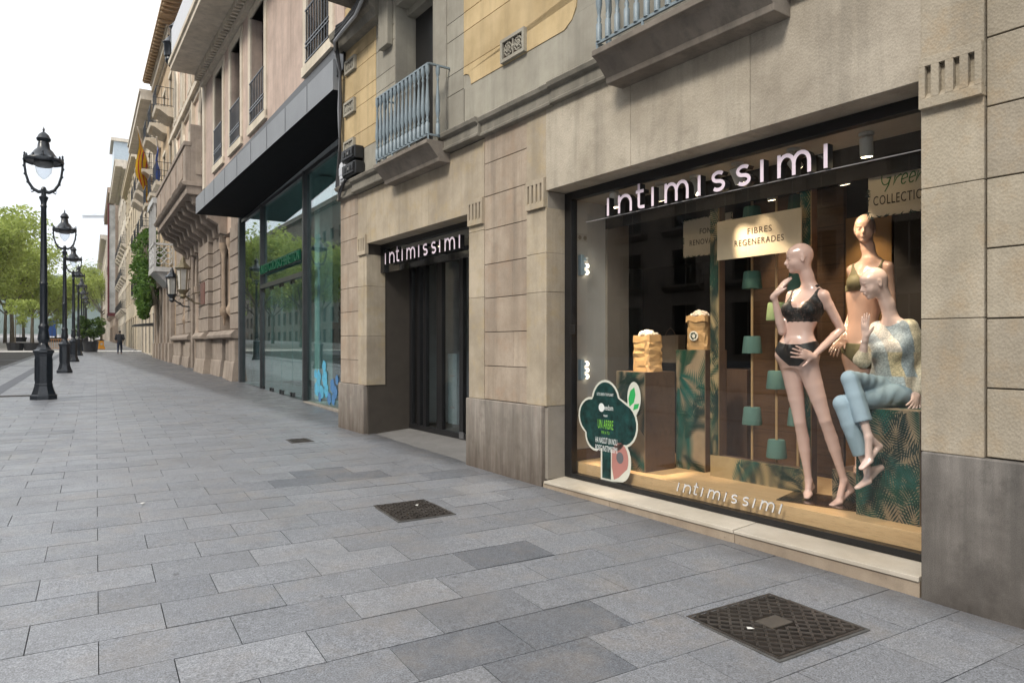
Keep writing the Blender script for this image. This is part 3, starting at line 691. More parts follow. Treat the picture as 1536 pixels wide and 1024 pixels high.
M['spotgrey'] = plain('white_spotlight_can', (.55,.54,.50), .45)
def spot(u, w_, lab, tu, tw, tz, power, lit=True, size=46):
    o = thing('ceiling_spotlight', lab, 'spotlight', A.p(w_,u,2.974), A.r, 'ceiling spotlights in the display window')
    MB().lathe([(.05,-.02),(.05,0)], 16).tube([(0,0,-.02),(0,0,-.05)], .008, 6).build('mount', M['spotgrey'], o)
    d = np.array([tw-w_, tu-u, tz-2.9]); d = d/np.linalg.norm(d)
    c = np.array([0,0,-.10]); b = MB().tube([c-d*.065, c+d*.065], .044, 18)
    b.build('can', M['spotgrey'], o, auto=40)
    if lit:
        MB().tube([c+d*.0655, c+d*.0665], .036, 16).build('lens', emit('warm_spot_lens', (1,.80,.50), 16.) if 'spotlens' not in M else M['spotlens'], o)
        l = bpy.data.lights.new('spot','SPOT'); l.energy = power; l.color = (1,.80,.57); l.spot_size = R(size); l.spot_blend = .5; l.shadow_soft_size = .035
        lo = bpy.data.objects.new('spot_beam', l); COL.objects.link(lo); lo.parent = o
        lo.location = tuple(c+d*.075); lo.rotation_euler = Vector(-d).to_track_quat('Z','Y').to_euler()
M['spotlens'] = emit('warm_spot_lens', (1,.80,.50), 16.)
spot(.60,.56,'white spotlight can hanging alone at the right end of the display ceiling', .62,.72,1.4, 45, lit=True, size=44)  # can taken as unlit; its glowing lens and beam are added
spot(1.12,.50,'ceiling spotlight behind the last m of the large sign', .80,1.02,2.10, 70, size=46)
spot(1.62,.50,'ceiling spotlight above the board reading FIBRES REGENERADES', 1.55,.78,2.36, 9, size=40)
spot(2.10,.56,'lit ceiling spotlight behind the middle of the large sign', 1.15,.80,1.6, 110, size=42)
spot(2.45,.50,'ceiling spotlight above the tall narrow podium', 2.46,1.0,1.5, 60)
spot(2.92,.375,'ceiling spotlight at the left end behind the first letter', 2.84,.48,1.02, 330, size=28)
spot(1.15,1.25,'ceiling spotlight deep in the display washing the ochre back panel', 1.10,1.62,1.5, 40, size=60)
spot(1.85,1.30,'ceiling spotlight deep in the display washing the plank wall', 1.85,1.62,1.4, 36, size=64)
# paper bags filled with white flock
def bag(label, w_, u, z, wd, dp, h, seed, mark):
    r = np.random.default_rng(seed)
    o = thing('paper_bag', label, 'paper bag', A.p(w_,u,z), A.r+R(-8 if seed == 1 else 12), 'kraft paper bags on the podiums')
    nu, nz_ = 18, 10; b = MB(); vs = []; ph = r.uniform(0,6.28,12)
    lean = (.03*math.sin(ph[5]), .03*math.sin(ph[6]+2))
    for j in range(nz_+1):
        t = j/nz_
        for i in range(nu):
            a = 2*math.pi*(i+.5*(j%2))/nu; c, s_ = math.cos(a), math.sin(a); e = .42
            sq = 1-.10*t+.03*math.sin(6*t+ph[0]) + r.uniform(-.055,.055)*(t > 0)
            x = math.copysign(abs(c)**e,c)*dp/2*sq; y = math.copysign(abs(s_)**e,s_)*wd/2*sq
            vs.append((x+lean[0]*t, y+lean[1]*t, h*t+(r.uniform(-.012,.012) if 0 < j else 0)))
    for j in range(nz_):
        for i in range(nu):
            a_, b_, c_, d_ = j*nu+i, j*nu+(i+1)%nu, (j+1)*nu+(i+1)%nu, (j+1)*nu+i
            b.f += [(a_,b_,d_),(b_,c_,d_)] if j % 2 == 0 else [(a_,b_,c_),(a_,c_,d_)]; b.m += [0,0]
    b.v = vs; b.add([], [tuple(range(nu))[::-1]]) if False else None
    b.f.append(tuple(range(nu))[::-1]); b.m.append(0)
    cuff = [(lean[0]+(x-lean[0])*1.10,lean[1]+(y-lean[1])*1.10,h*.84+r.uniform(-.015,.015)) for x,y,zz in vs[nz_*nu:]]+[(lean[0]+(x-lean[0])*1.06,lean[1]+(y-lean[1])*1.06,zz+.006) for x,y,zz in vs[nz_*nu:]]
    b.add(cuff, [(i,(i+1)%nu,nu+(i+1)%nu,nu+i) for i in range(nu)])
    b.build('bag_body', M['paper'], o)
    b = MB()
    for i in range(90):
        a, q = r.uniform(0,6.28), math.sqrt(r.random())
        b.ball((q*dp*.40*math.cos(a)+lean[0], q*wd*.42*math.sin(a)+lean[1], h+.035*(1-q*q)+r.uniform(-.01,.02)), r.uniform(.010,.022), 6)
    b.build('flock_filling', M['flock'], o)
    if mark:                                                 # white disc with three chasing arrows
        m = MB(); c0 = np.array([-dp/2*1.03-.008+lean[0]*.45, .018+lean[1]*.45, h*.42])
        m.add([tuple(c0+np.array([0,.046*math.cos(q),.046*math.sin(q)])) for q in np.linspace(0,6.28,25)[:-1]], [tuple(range(24))[::-1]])
        oo = m.build('round_label', plain('white_label', (.75,.70,.60), .6), o)
        m = MB(); cc = c0+np.array([-.0012,0,0])
        for q in range(3):
            a0 = R(90+120*q); 
            ribbon(m, [(.026*math.cos(a0+R(t)),.026*math.sin(a0+R(t))) for t in (-38,-10,20,38)], .013, lambda x,y,d: (cc[0]-d,cc[1]-x,cc[2]+y), .0008, .0, (0,0))
            ta = a0+R(40); e = np.array([math.cos(ta),math.sin(ta)]); tn = np.array([-e[1],e[0]]); pt = e*.026
            tri = [pt+e*.013, pt-e*.013, pt+tn*.017]
            m.add([(cc[0]-.0012,cc[1]-p[0],cc[2]+p[1]) for p in tri], [(0,1,2)])
        m.build('recycling_mark', plain('black_green_ink', (.012,.03,.02), .6), oo)
M['paper'] = plain('crumpled_kraft_paper', (.50,.30,.13), .55, var=.1, scale=9, bump=.35, bscale=14)
M['flock'] = plain('white_flock', (.72,.62,.52), .95)
bag('crumpled kraft bag of white flock on the lower podium near the window corner', .66, 2.76, 1.246, .27, .20, .335, 1, False)
bag('kraft bag with a round recycling mark on the tall narrow podium', 1.08, 2.47, 1.453, .22, .17, .315, 2, True)
o = thing('shopping_bag', 'dim paper carrier bag standing in the dark behind the left podium', 'bag', A.p(1.75,3.45,1.30), A.r)
MB().prism([(-.16,0),(.16,0),(.18,.30),(-.17,.31)], -.06, .06, axis='x').build('bag_body', plain('dim_paper_bag', (.25,.18,.12), .7), o)
MB().tube([(0,-.08,.30)]+[(0,-.08+.16*t,.30+.09*math.sin(math.pi*t)) for t in (.2,.5,.8)]+[(0,.08,.30)], .006, 5).build('handle', M['brownwood'], o)
MB().box(1.6,1.9,3.2,3.46,.19,1.299).build('counter', M['dark'], shop)
# tree-shaped sticker on the glass
def blob(cx, cy, parts): return parts
o = thing('tree_sticker', 'tree shaped dark green poster with white outline low on the display window', 'sticker', A.p(.2985,2.93,.215), A.r)
def tree_outline(g):
    lobes = []
    pts = []
    pts += [(-.075-g,.015-g),(-.075-g,.30+g*.2)]
    pts += arc(-.165,.415,.135+g,.135+g,275,175,7)          # lower left lobe
    pts += arc(-.235,.59,.165+g,.165+g,235,85,10)           # left lobe
    pts += arc(-.03,.735,.175+g,.195+g,165,15,11)           # top lobe
    pts += arc(.20,.545,.175+g,.19+g,75,-75,10)             # right lobe
    pts += arc(.10,.40,.12+g,.11+g,-20,-80,5)
    pts += [(.045+g,.30+g*.2),(.045+g,.015-g)]
    return pts
M['st_w'] = plain('white_sticker_edge', (.62,.62,.54), .4, var=.02); M['st_g'] = plain('dark_teal_sticker_print', (.008,.040,.036), .3, var=.8, scale=14)
M['st_lg'] = plain('light_green_print', (.20,.52,.06), .4, var=.02); M['st_leaf'] = plain('leaf_green_print', (.03,.38,.10), .4, var=.02); M['st_pink'] = plain('dusty_pink_print', (.42,.19,.165), .4, var=.03); M['st_grey'] = plain('grey_print', (.13,.13,.14), .4); M['st_txt'] = plain('white_print', (.75,.78,.76), .4, var=.01)
F = lambda x,y,d: (-d, -x, y)
def flat(name, poly, d, mat, parent):
    b = MB(); n = len(poly)
    b.add([F(x,y,d) for x,y in poly]+[F(x,y,d-.0006) for x,y in poly], [tuple(range(n)), tuple(range(n,2*n))[::-1]]+[(i,(i+1)%n,n+(i+1)%n,n+i) for i in range(n)])
    return b.build(name, mat, parent)
flat('sticker_base', tree_outline(.022), .0008, M['st_w'], o)
flat('sticker_edge', arc(.175,.20,.135,.19,-92,80,12)+[(.10,.36),(.03,.1),(.03,-.007)], .0007, M['st_w'], o)
flat('sticker_edge', [(.26,.76)]+arc(.345,.80,.085,.15,200,-40,12)+[(.37,.64),(.28,.66)], .00075, M['st_w'], o)
flat('tree_print', tree_outline(0), .0016, M['st_g'], o)
flat('avocado_print', arc(.16,.22,.115,.155,150,-30,12)+[(.15,.05),(.085,.02),(.055,.14)], .0016, M['st_pink'], o)
flat('seed_print', arc(.165,.235,.047,.055,0,345,16), .0024, M['st_grey'], o)
flat('leaf_print', [(.29,.72),(.275,.79),(.30,.865),(.35,.90),(.365,.83),(.345,.76)], .0016, M['st_leaf'], o)
flat('leaf_print', [(.335,.69),(.35,.745),(.41,.755),(.395,.71)], .0016, M['st_leaf'], o)
for body, wd_, hh, x, y, mt in (("LET'S GREEN THE PLANET",.23,.026,-.035,.80,'st_txt'),('treedom',.15,.05,.0,.665,'st_txt'),('TENIM',.055,.018,-.03,.60,'st_txt'),('UN ARBRE',.215,.085,-.03,.485,'st_lg'),('PER A TU',.11,.028,-.03,.435,'st_lg'),('HA NASCUT UN NOU',.30,.055,-.02,.345,'st_txt'),('BOSC INSTIMISSIMI',.30,.055,-.02,.27,'st_txt')):
    vs, fs = txt(body, .1, .0002, 'CENTER', 0, 1., 0.); mx_, my_ = max(v[0] for v in vs), max(v[1] for v in vs)
    MB().add([F(v[0]*wd_/2/mx_+x, v[1]*hh/my_+y, .0026+v[2]) for v in vs], fs).build('lettering', M[mt], o)
flat('cloud_print', arc(-.085,.685,.04,.042,0,350,14), .0021, M['st_txt'], o)
# ================================================================== FIGURES (grown from signed distances, meshed by surface nets)
def smin(a, b, k):
    h = np.clip(.5+.5*(b-a)/k, 0, 1); return b+(a-b)*h-k*h*(1-h)
class Body:
    def __init__(s, lo, hi, vox=.0065):
        s.lo = np.array(lo); s.vox = vox; s.n = np.ceil((np.array(hi)-s.lo)/vox).astype(int)+1
        s.d = np.full(s.n, .5, np.float32)
    def block(s, lo, hi):
        a = np.clip(np.floor((np.array(lo)-s.lo)/s.vox).astype(int), 0, s.n); b = np.clip(np.ceil((np.array(hi)-s.lo)/s.vox).astype(int)+1, 0, s.n)
        sl = tuple(slice(i,j) for i,j in zip(a,b))
        g = np.stack(np.meshgrid(*[s.lo[i]+s.vox*np.arange(a[i],b[i]) for i in range(3)], indexing='ij'), -1).astype(np.float32)
        return sl, g
    def put(s, lo, hi, fn, k, sub=False):
        sl, g = s.block(np.array(lo)-.05-k, np.array(hi)+.05+k)
        if 0 in g.shape: return
        d = fn(g)
        s.d[sl] = -smin(-s.d[sl], d, k) if sub else smin(s.d[sl], d, k)
    def cone(s, a, b, ra, rb, k=.015, sub=False):
        a, b = np.array(a), np.array(b); ba = b-a; L = ba@ba+1e-9
        def fn(g):
            h = np.clip(((g-a)@ba)/L, 0, 1); return np.linalg.norm(g-a-h[...,None]*ba, axis=-1)-(ra+(rb-ra)*h)
        m = max(ra,rb); s.put(np.minimum(a,b)-m, np.maximum(a,b)+m, fn, k, sub)
    def chain(s, pts, rs, k=.015):
        for i in range(len(pts)-1): s.cone(pts[i], pts[i+1], rs[i], rs[i+1], k)
    def ell(s, c, r, B=np.eye(3), k=.02, sub=False):         # ellipsoid, rows of B = its axes
        c, r = np.array(c), np.array(r)
        def fn(g):
            q = (g-c)@np.array(B).T; k0 = np.linalg.norm(q/r, axis=-1); k1 = np.linalg.norm(q/(r*r), axis=-1)+1e-6
            return k0*(k0-1)/k1
        m = r.max(); s.put(c-m, c+m, fn, k, sub)
    def torso(s, lev, k=.03):                                # lev: list of (centre, half width, half depth, facing vector), bottom to top
        z = np.array([l[0][2] for l in lev]); C = np.array([l[0] for l in lev]); A = np.array([l[1] for l in lev]); Bd = np.array([l[2] for l in lev])
        Fv = np.array([l[3] for l in lev])
        zz = np.linspace(z[0], z[-1], 90)
        def sm(y):                                           # smooth the profile
            v = np.interp(zz, z, y); kk = np.ones(9)/9; return np.convolve(np.pad(v,4,'edge'), kk, 'valid')
        Cx, Cy, As, Bs, Fx, Fy = sm(C[:,0]), sm(C[:,1]), sm(A), sm(Bd), sm(Fv[:,0]), sm(Fv[:,1])
        def fn(g):
            zc = np.clip(g[...,2], z[0], z[-1]); I = lambda y: np.interp(zc, zz, y)
            x, y = g[...,0]-I(Cx), g[...,1]-I(Cy); fx, fy = I(Fx), I(Fy); nn = np.hypot(fx,fy); fx, fy = fx/nn, fy/nn
            a, b_ = I(As), I(Bs); f_ = x*fx+y*fy; sd = x*fy-y*fx
            q = ((np.abs(sd)/a)**2.3+(np.abs(f_)/b_)**2.3)**(1/2.3); d = (q-1)*np.minimum(a,b_)*.95
            ex = np.abs(g[...,2]-zc); return np.where(ex > 0, np.hypot(np.maximum(d,0), ex)+np.minimum(d,0)*0, d).astype(np.float32)
        m = max(A.max(), Bd.max()); s.put(C.min(0)-m*np.array([1,1,.1]), C.max(0)+m*np.array([1,1,.1]), fn, k)
    def mesh(s, field=None):
        d = s.d if field is None else field
        d = d.copy(); 
        for ax in range(3):
            sl = [slice(None)]*3; sl[ax] = 0; d[tuple(sl)] = .5; sl[ax] = -1; d[tuple(sl)] = .5
        neg = d < 0; c = np.zeros(np.array(d.shape)-1, int)
        for o in np.ndindex(2,2,2): c += neg[tuple(slice(o[i], d.shape[i]-1+o[i]) for i in range(3))]
        cells = np.argwhere((c > 0)&(c < 8)); idx = np.full(c.shape, -1); idx[tuple(cells.T)] = np.arange(len(cells))
        acc = np.zeros((len(cells),3)); cnt = np.zeros(len(cells))
        for ax in range(3):
            oth = [i for i in range(3) if i != ax]
            for o in np.ndindex(2,2):
                p = np.zeros(3,int); p[oth[0]], p[oth[1]] = o; q = p.copy(); q[ax] = 1
                da, db = d[tuple((cells+p).T)], d[tuple((cells+q).T)]; hit = (da < 0) != (db < 0)
                t = np.where(hit, da/np.where(da-db == 0, 1, da-db), 0)
                pos = np.repeat(p[None].astype(float), len(cells), 0); pos[:,ax] = t
                acc += pos*hit[:,None]; cnt += hit
        V = s.lo+s.vox*(cells+acc/cnt[:,None]); faces = []
        for ax in range(3):
            u, v = (ax+1)%3, (ax+2)%3; n = list(d.shape)
            a = neg[tuple(slice(0,n[i]-1) if i == ax else slice(1,n[i]-1) for i in range(3))]; b_ = neg[tuple(slice(1,n[i]) if i == ax else slice(1,n[i]-1) for i in range(3))]
            e = np.argwhere(a != b_); off = np.ones(3,int); off[ax] = 0; e = e+off
            if not len(e): continue
            flip = neg[tuple(e.T)]; du, dv = np.eye(3,dtype=int)[u], np.eye(3,dtype=int)[v]
            q = np.stack([idx[tuple((e-du-dv).T)], idx[tuple((e-dv).T)], idx[tuple(e.T)], idx[tuple((e-du).T)]], 1)
            q[~flip] = q[~flip][:,::-1]; faces.append(q)
        return V, np.concatenate(faces)
def mesh_obj(name, V, Fc, mats, parent, base, attr=None):
    me = bpy.data.meshes.new(name); me.vertices.add(len(V)); me.vertices.foreach_set('co', (V-base).astype(np.float32).ravel())
    me.loops.add(4*len(Fc)); me.loops.foreach_set('vertex_index', Fc.astype(np.int32).ravel())
    me.polygons.add(len(Fc)); me.polygons.foreach_set('loop_start', np.arange(0,4*len(Fc),4,dtype=np.int32))
    me.polygons.foreach_set('use_smooth', np.ones(len(Fc),bool)); me.update(calc_edges=True); me.validate()
    for m in (mats if isinstance(mats,list) else [mats]): me.materials.append(m)
    o = bpy.data.objects.new(name, me); COL.objects.link(o); o.parent = parent; return o
def unit(v): v = np.array(v, float); return v/np.linalg.norm(v)
def facing(phi): return -math.sin(R(phi))*rt-math.cos(R(phi))*fw    # 0 = towards the photographer, 90 = towards picture left
UP = np.array([0,0,1.])
def rotv(v, axis, a): return np.array(Matrix.Rotation(R(a),3,Vector(axis))@Vector(v))
def head(b, o, phi, pitch=0, roll=0, s=1.):
    f = facing(phi); sd = np.cross(UP, f)                     # sd = the figure's left
    Rm = lambda v: rotv(rotv(v, sd, pitch), f, roll)
    f, sd, u = unit(Rm(f)), unit(Rm(sd)), unit(Rm(UP)); B = np.array([sd,f,u]); T = lambda x,y,z: o+s*(x*sd+y*f+z*u)
    b.ell(T(0,-.012,.028), np.array([.0735,.094,.090])*s, B, .02)
    b.ell(T(0,.030,-.040), np.array([.053,.058,.066])*s, B, .03)
    b.ell(T(0,.062,-.088), np.array([.020,.020,.017])*s, B, .022)
    b.ell(T(0,.052,.042), np.array([.052,.034,.036])*s, B, .03)                       # brow and forehead
    for e in (-1,1):
        b.ell(T(e*.036,.048,-.032), np.array([.022,.028,.024])*s, B, .025)            # cheekbone
        b.ell(T(e*.031,.094,.004), np.array([.017,.014,.011])*s, B, .010, True)       # eye socket
        b.ell(T(e*.031,.074,.002), np.array([.015,.012,.009])*s, B, .005)             # lid over the eye
        b.cone(T(e*.012,.087,.020), T(e*.046,.078,.019), .005*s, .004*s, .008)        # brow ridge
        b.ell(T(e*.073,-.010,-.006), np.array([.007,.018,.031])*s, B, .006)           # ear
        b.ell(T(e*.079,-.006,-.002), np.array([.004,.009,.016])*s, B, .005, True)
    b.cone(T(0,.085,.008), T(0,.104,-.026), .007*s, .011*s, .008); b.cone(T(0,.092,-.032), T(0,.084,-.034), .012*s, .012*s, .006)
    b.ell(T(0,.088,-.051), np.array([.021,.010,.0065])*s, B, .004); b.ell(T(0,.087,-.061), np.array([.018,.010,.007])*s, B, .004)
    b.cone(T(-.02,.100,-.056), T(.02,.100,-.056), .0022*s, .0022*s, .002, True)
    return T
def hand(b, w, d, n, side, curl=12, spread=5, s=1., thumb=(40,25), lift=(0,0,0,0)):
    """w wrist, d towards the fingertips, n palm normal, side +1/-1 puts the thumb on +/- cross(d, n)"""
    d = unit(d); n = unit(np.array(n)-d*(np.array(n)@d)); sx = np.cross(d,n)*side
    B = np.array([sx,d,n])
    b.ell(w+d*.045*s, np.array([.038,.052,.013])*s, B, .010); b.ell(w+d*.075*s, np.array([.040,.026,.0115])*s, B, .01)
    b.cone(w-d*.015*s, w+d*.03*s, .021*s, .020*s, .015)
    for i,(off,ln) in enumerate(((.029,.078),(.010,.087),(-.009,.081),(-.027,.064))):
        p = w+d*.088*s+sx*off*s; dd = rotv(d, n, -side*spread*(1.4-i)*1. if True else 0); dd = rotv(dd, sx*side, 0)
        ax = np.cross(dd, n)
        c = curl+lift[i]
        for j,(fr,r0,r1) in enumerate(((.45,.0088,.0080),(.32,.0080,.0072),(.26,.0072,.0062))):
            dd = rotv(dd, ax, -c if False else c*(.6 if j == 0 else 1.)); q = p+dd*ln*fr*s; b.cone(p, q, r0*s, r1*s, .004); p = q
    p = w+d*.022*s+sx*.026*s; dd = unit(d*math.cos(R(thumb[0]))+sx*math.sin(R(thumb[0]))+n*math.sin(R(thumb[1]))*.6)
    b.cone(w+d*.015*s+sx*.012*s, p, .016*s, .014*s, .01); q = p+dd*.040*s; b.cone(p, q, .0125*s, .0095*s, .006)
    dd = unit(dd+d*.35); b.cone(q, q+dd*.034*s, .0095*s, .0072*s, .004)
def foot(b, an, ball, toe, heel, s=1.):
    b.cone(an, heel, .0255*s, .021*s, .012); b.cone(an, ball, .0255*s, .023*s, .014); b.cone(heel, ball, .018*s, .020*s, .015)
    sd = unit(np.cross(UP, np.array(toe)-np.array(heel)))
    for o, l in ((-.018,.93),(0,1.),(.018,.9)):
        t = ball+(np.array(toe)-ball)*l+sd*o*s*.7; b.cone(ball+sd*o*s, t, .017*s, .009*s, .012)
def leg(b, hip, knee, an, s=1., th=(.080,.043), fwd=None):
    hip, knee, an = map(np.array, (hip,knee,an)); back = -fwd if fwd is not None else np.zeros(3); L = np.linalg.norm(knee-hip)
    b.cone(hip, hip+(knee-hip)*.40, th[0]*s, .064*s, .04)
    pts = [hip+(knee-hip)*t for t in (.40,.62,.84)]+[knee-back*.004]+[knee+(an-knee)*t+back*q for t, q in ((.14,.006),(.30,.014),(.48,.011),(.72,.003),(1.,0))]
    b.chain(pts, [r*s for r in (.064,.056,.047,th[1],.042,.0445,.041,.030,.0255)], .006)
def arm(b, sh, el, wr, s=1.):
    sh, el, wr = map(np.array, (sh,el,wr)); b.cone(sh, sh+(el-sh)*.3, .038*s, .036*s, .02)
    b.chain([sh+(el-sh)*.3, sh+(el-sh)*.7, el, el+(wr-el)*.25, el+(wr-el)*.6, wr], [.036*s,.032*s,.0285*s,.031*s,.026*s,.0185*s], .005)
def skin(name, col):
    t = NT(name); co = t.coord(); c = t.mix(tuple(x*.96 for x in col), col, t.noise(co, 4., 3))
    t.bsdf(**{'Base Color': c, 'Roughness': .26, 'Coat Weight': .6, 'Coat Roughness': .06, 'Specular IOR Level': .5, 'Subsurface Weight': 0.}); return t.mat
M['skin1'] = skin('glossy_pink_beige_lacquer', (.74,.495,.425)); M['skin2'] = skin('glossy_tan_lacquer', (.54,.34,.255)); M['skin3'] = skin('glossy_blush_lacquer', (.80,.575,.50))
def half(n, c, w=1.):                                        # half space: negative on the side n points away from
    n = unit(n); return lambda g: (g-np.array(c))@n
def torso_levels(J, spine, phis, s=1.):
    """spine: picture points crotch .. neck base; anatomical half widths along it"""
    prof = ((0,.080,.062),(.09,.148,.106),(.18,.160,.108),(.31,.132,.090),(.43,.096,.074),(.55,.113,.086),(.68,.138,.098),(.80,.142,.088),(.90,.118,.066),(.97,.066,.052),(1.,.052,.048))
    P3 = np.array([J(*p) for p in spine]); tz = (P3[:,2]-P3[0,2])/(P3[-1,2]-P3[0,2]); out = []
    for t, a, d in prof:
        c = np.array([np.interp(t, tz, P3[:,i]) for i in range(3)]); out.append((c, a*s, d*s, facing(np.interp(t, [0,.45,.7,1], [phis[0],(phis[0]+phis[1])/2,phis[1],phis[1]]))))
    return out
def breasts(b, c, phi, s=1., grow=0., k=.02):
    f = facing(phi); sd = np.cross(UP, f)
    for e in (-1,1): b.ell(c+sd*e*.071*s+f*.078*s-UP*.005, np.array([.060,.056,.060])*s+grow, np.array([sd,f,UP]), k)
def lace_mat(name, col, see):                                # open flower lace: solid threads, holes letting the lacquer show
    t = NT(name); co = t.coord()
    v = t.n('ShaderNodeTexVoronoi', Vector=co, Scale=70., feature='DISTANCE_TO_EDGE').outputs['Distance']
    n = t.ramp(t.noise(co, 26., 3), [(.42,0.),(.58,1.)])
    f = t.math('MULTIPLY', t.ramp(v, [(.05,0.),(.16,1.)]), t.math('MULTIPLY', n, see))
    bs = t.n('ShaderNodeBsdfPrincipled', **{'Base Color': col, 'Roughness': .6}); tr = t.n('ShaderNodeBsdfTransparent'); mx = t.n('ShaderNodeMixShader')
    t.t.links.new(f, mx.inputs[0]); t.t.links.new(bs.outputs[0], mx.inputs[1]); t.t.links.new(tr.outputs[0], mx.inputs[2]); t.t.links.new(mx.outputs[0], t.out.inputs[0]); return t.mat
M['lace'] = lace_mat('black_lace', (.008,.008,.009), .42); M['blackfab'] = plain('black_satin', (.008,.008,.009), .45)
M['olive'] = plain('olive_mesh_fabric', (.115,.095,.04), .7, bump=.2, bscale=200)
def garments(b, parent, base, cc, phi, pc, pphi, s, mats, names=('bra','briefs'), vneck=True, long=False):
    f = facing(phi); sd = np.cross(UP, f); g = np.stack(np.meshgrid(*[b.lo[i]+b.vox*np.arange(b.n[i]) for i in range(3)], indexing='ij'), -1).astype(np.float32)
    q = g-cc; x, y, z = q@sd, q@f, q[...,2]; ax = np.abs(x)
    lo = (-.098 if long else -.066)*s
    wav = .006*np.abs(np.sin(ax*75)) if long else 0
    band = np.maximum(z-(.012 if long else -.015)*s, lo+wav-z)
    xi = (.010+(.58 if long else .50)*np.maximum(z+.025*s,0)); wid = (.020+(.105 if long else .095)*np.clip((.135*s-z)/(.115*s),0,1)**(1.3 if long else 1.7))*s
    front = np.maximum(np.maximum(xi-ax, ax-xi-wid), np.maximum(lo+wav-z, .01-y)); front = np.maximum(front, z-.30)
    back = np.maximum(np.maximum(np.abs(ax-.095*s)-.011, lo-z), y-.012); back = np.maximum(back, z-.30)
    reg = np.minimum(np.minimum(band, front), back)
    reg = np.maximum(reg, np.abs(x)-.19*s); reg = np.maximum(reg, np.hypot(x,y)-.22*s)
    arms = np.maximum(reg, ARM_D-.0) if ARM_D is not None else reg
    d = np.maximum(b.dt-.0045, arms)
    V, Fc = b.mesh(d.astype(np.float32)); mesh_obj(names[0], V, Fc, mats[0], parent, base)
    f2 = facing(pphi); sd2 = np.cross(UP, f2); q = g-pc; x, y, z = q@sd2, q@f2, q[...,2]; ax = np.abs(x)
    top = z-(.055 if long else .085)*s-.28*np.maximum(0,ax-.05*s)*(1 if long else .3); leg_ = (-.105*s+.95*np.maximum(0,ax-.035*s)-.0)-z
    d = np.maximum(b.d2-.0045, np.maximum(np.maximum(top, leg_), -.16*s-z)); V, Fc = b.mesh(d.astype(np.float32)); mesh_obj(names[1], V, Fc, mats[1], parent, base)
ARM_D = None
def standing(name_label, D, spec, skinm, mats, long, base, group, extra=None):
    J = lambda x,y,o=0.: P(x,y,D+o)
    allp = [J(*p) for p in spec['pts']]; lo = np.min(allp,0)-.16; hi = np.max(allp,0)+.16
    b = Body(lo, hi); s = spec['s']
    lev = torso_levels(J, spec['spine'], spec['phi'], s); b.torso(lev)
    cc = J(*spec['chest']); breasts(b, cc, spec['phi'][1], s)
    pf = facing(spec['phi'][0]); ps = np.cross(UP,pf); pc = J(*spec['pelvis'])
    for e in (-1,1): b.ell(pc+ps*e*.07*s-pf*.055*s-UP*.05*s, np.array([.066,.066,.072])*s, np.eye(3), .03)
    b.ell(pc+pf*.075*s+UP*.025*s, np.array([.07,.035,.06])*s, np.eye(3), .04)
    nv = pc+pf*.122*s+UP*.115*s
    nb, ho = J(*spec['neck']), J(*spec['head'])
    dt0 = b.d.copy()
    for sh in ('shL','shR'): b.cone(nb-UP*.015, J(*spec[sh]), .036*s, .038*s, .03)
    b.dt = b.d.copy()
    T = head(b, ho, spec['hphi'], spec.get('pitch',0), spec.get('roll',0), s*.97)
    b.chain([T(0,-.022,-.045), (T(0,-.022,-.045)+nb)/2+UP*.0, nb-UP*.02], [.050*s,.043*s,.056*s], .03)
    arm(b, J(*spec['shL']), J(*spec['elL']), J(*spec['wrL']), s); arm(b, J(*spec['shR']), J(*spec['elR']), J(*spec['wrR']), s)
    d2 = np.minimum(b.dt, .5).copy(); keep = b.d; b.d = d2
    for q in 'LR': leg(b, J(*spec['hip'+q]), J(*spec['kn'+q]), J(*spec['an'+q]), s, fwd=pf)
    b.d2 = b.d.copy(); b.d = smin(keep, b.d2, .004); 
    for q in 'LR': foot(b, J(*spec['an'+q]), J(*spec['ba'+q]), J(*spec['to'+q]), J(*spec['he'+q]), s)
    for q, h in spec['hands'].items(): hand(b, J(*spec['wr'+q]), J(*h['to'])-J(*spec['wr'+q]), h['n'], h['side'], h.get('curl',12), h.get('spread',5), s, h.get('thumb',(40,25)))
    b.cone(nv+pf*.01, nv-pf*.015, .007, .005, .012, True)
    o = thing('mannequin', name_label, 'mannequin', base, 0, group)
    V, Fc = b.mesh(); mesh_obj('body', V, Fc, skinm, o, np.array(base))
    garments(b, o, np.array(base), cc, spec['phi'][1], pc, spec['phi'][0], s, mats, long=long)
    return o
S1 = dict(s=1.02, spine=[(1194,551),(1196,527),(1198,497),(1206,464),(1213,440),(1216,429)], phi=(38,46), chest=(1206,464,0), pelvis=(1196,527,0),
    neck=(1216,431,0), head=(1199,388,0), hphi=103, pitch=6, shL=(1235,443,-.115), elL=(1262,494,-.10), wrL=(1219,535,-.17), shR=(1188,444,.115), elR=(1173,497,.0), wrR=(1161,444,-.04),
    hipR=(1185,541,.055), knR=(1200,632,.06), anR=(1213,720,.11), baR=(1212,740,.08), toR=(1210,746.5,.02), heR=(1218,729,.16),
    hipL=(1209,541,-.055), knL=(1238,630,-.10), anL=(1266,720,-.09), baL=(1258,752,-.11), toL=(1246,758,-.15), heL=(1277,735,-.07),
    hands={'L': dict(to=(1190,526,-.215), n=fw*.8+rt*.2-UP*.1, side=1, curl=6, spread=8, thumb=(62,0)), 'R': dict(to=(1184,414,-.06), n=rt*.75+fw*.1-UP*.45, side=-1, curl=5, spread=4, thumb=(25,20))},
    pts=[(1199,362,.1),(1199,362,-.25),(1262,760,-.25),(1210,760,.25),(1160,440,.15),(1262,494,-.1),(1150,400)])
q1 = A.p(.72,1.01,.322)
m1 = standing('front mannequin in black lace bra and briefs with one hand raised to its chin', 5.24, S1, M['skin1'], [M['lace'],M['blackfab']], True, q1, 'glossy bald shop mannequins')
b = MB(); b.box(-.21,.20,-.30,.28,-.005,.003)
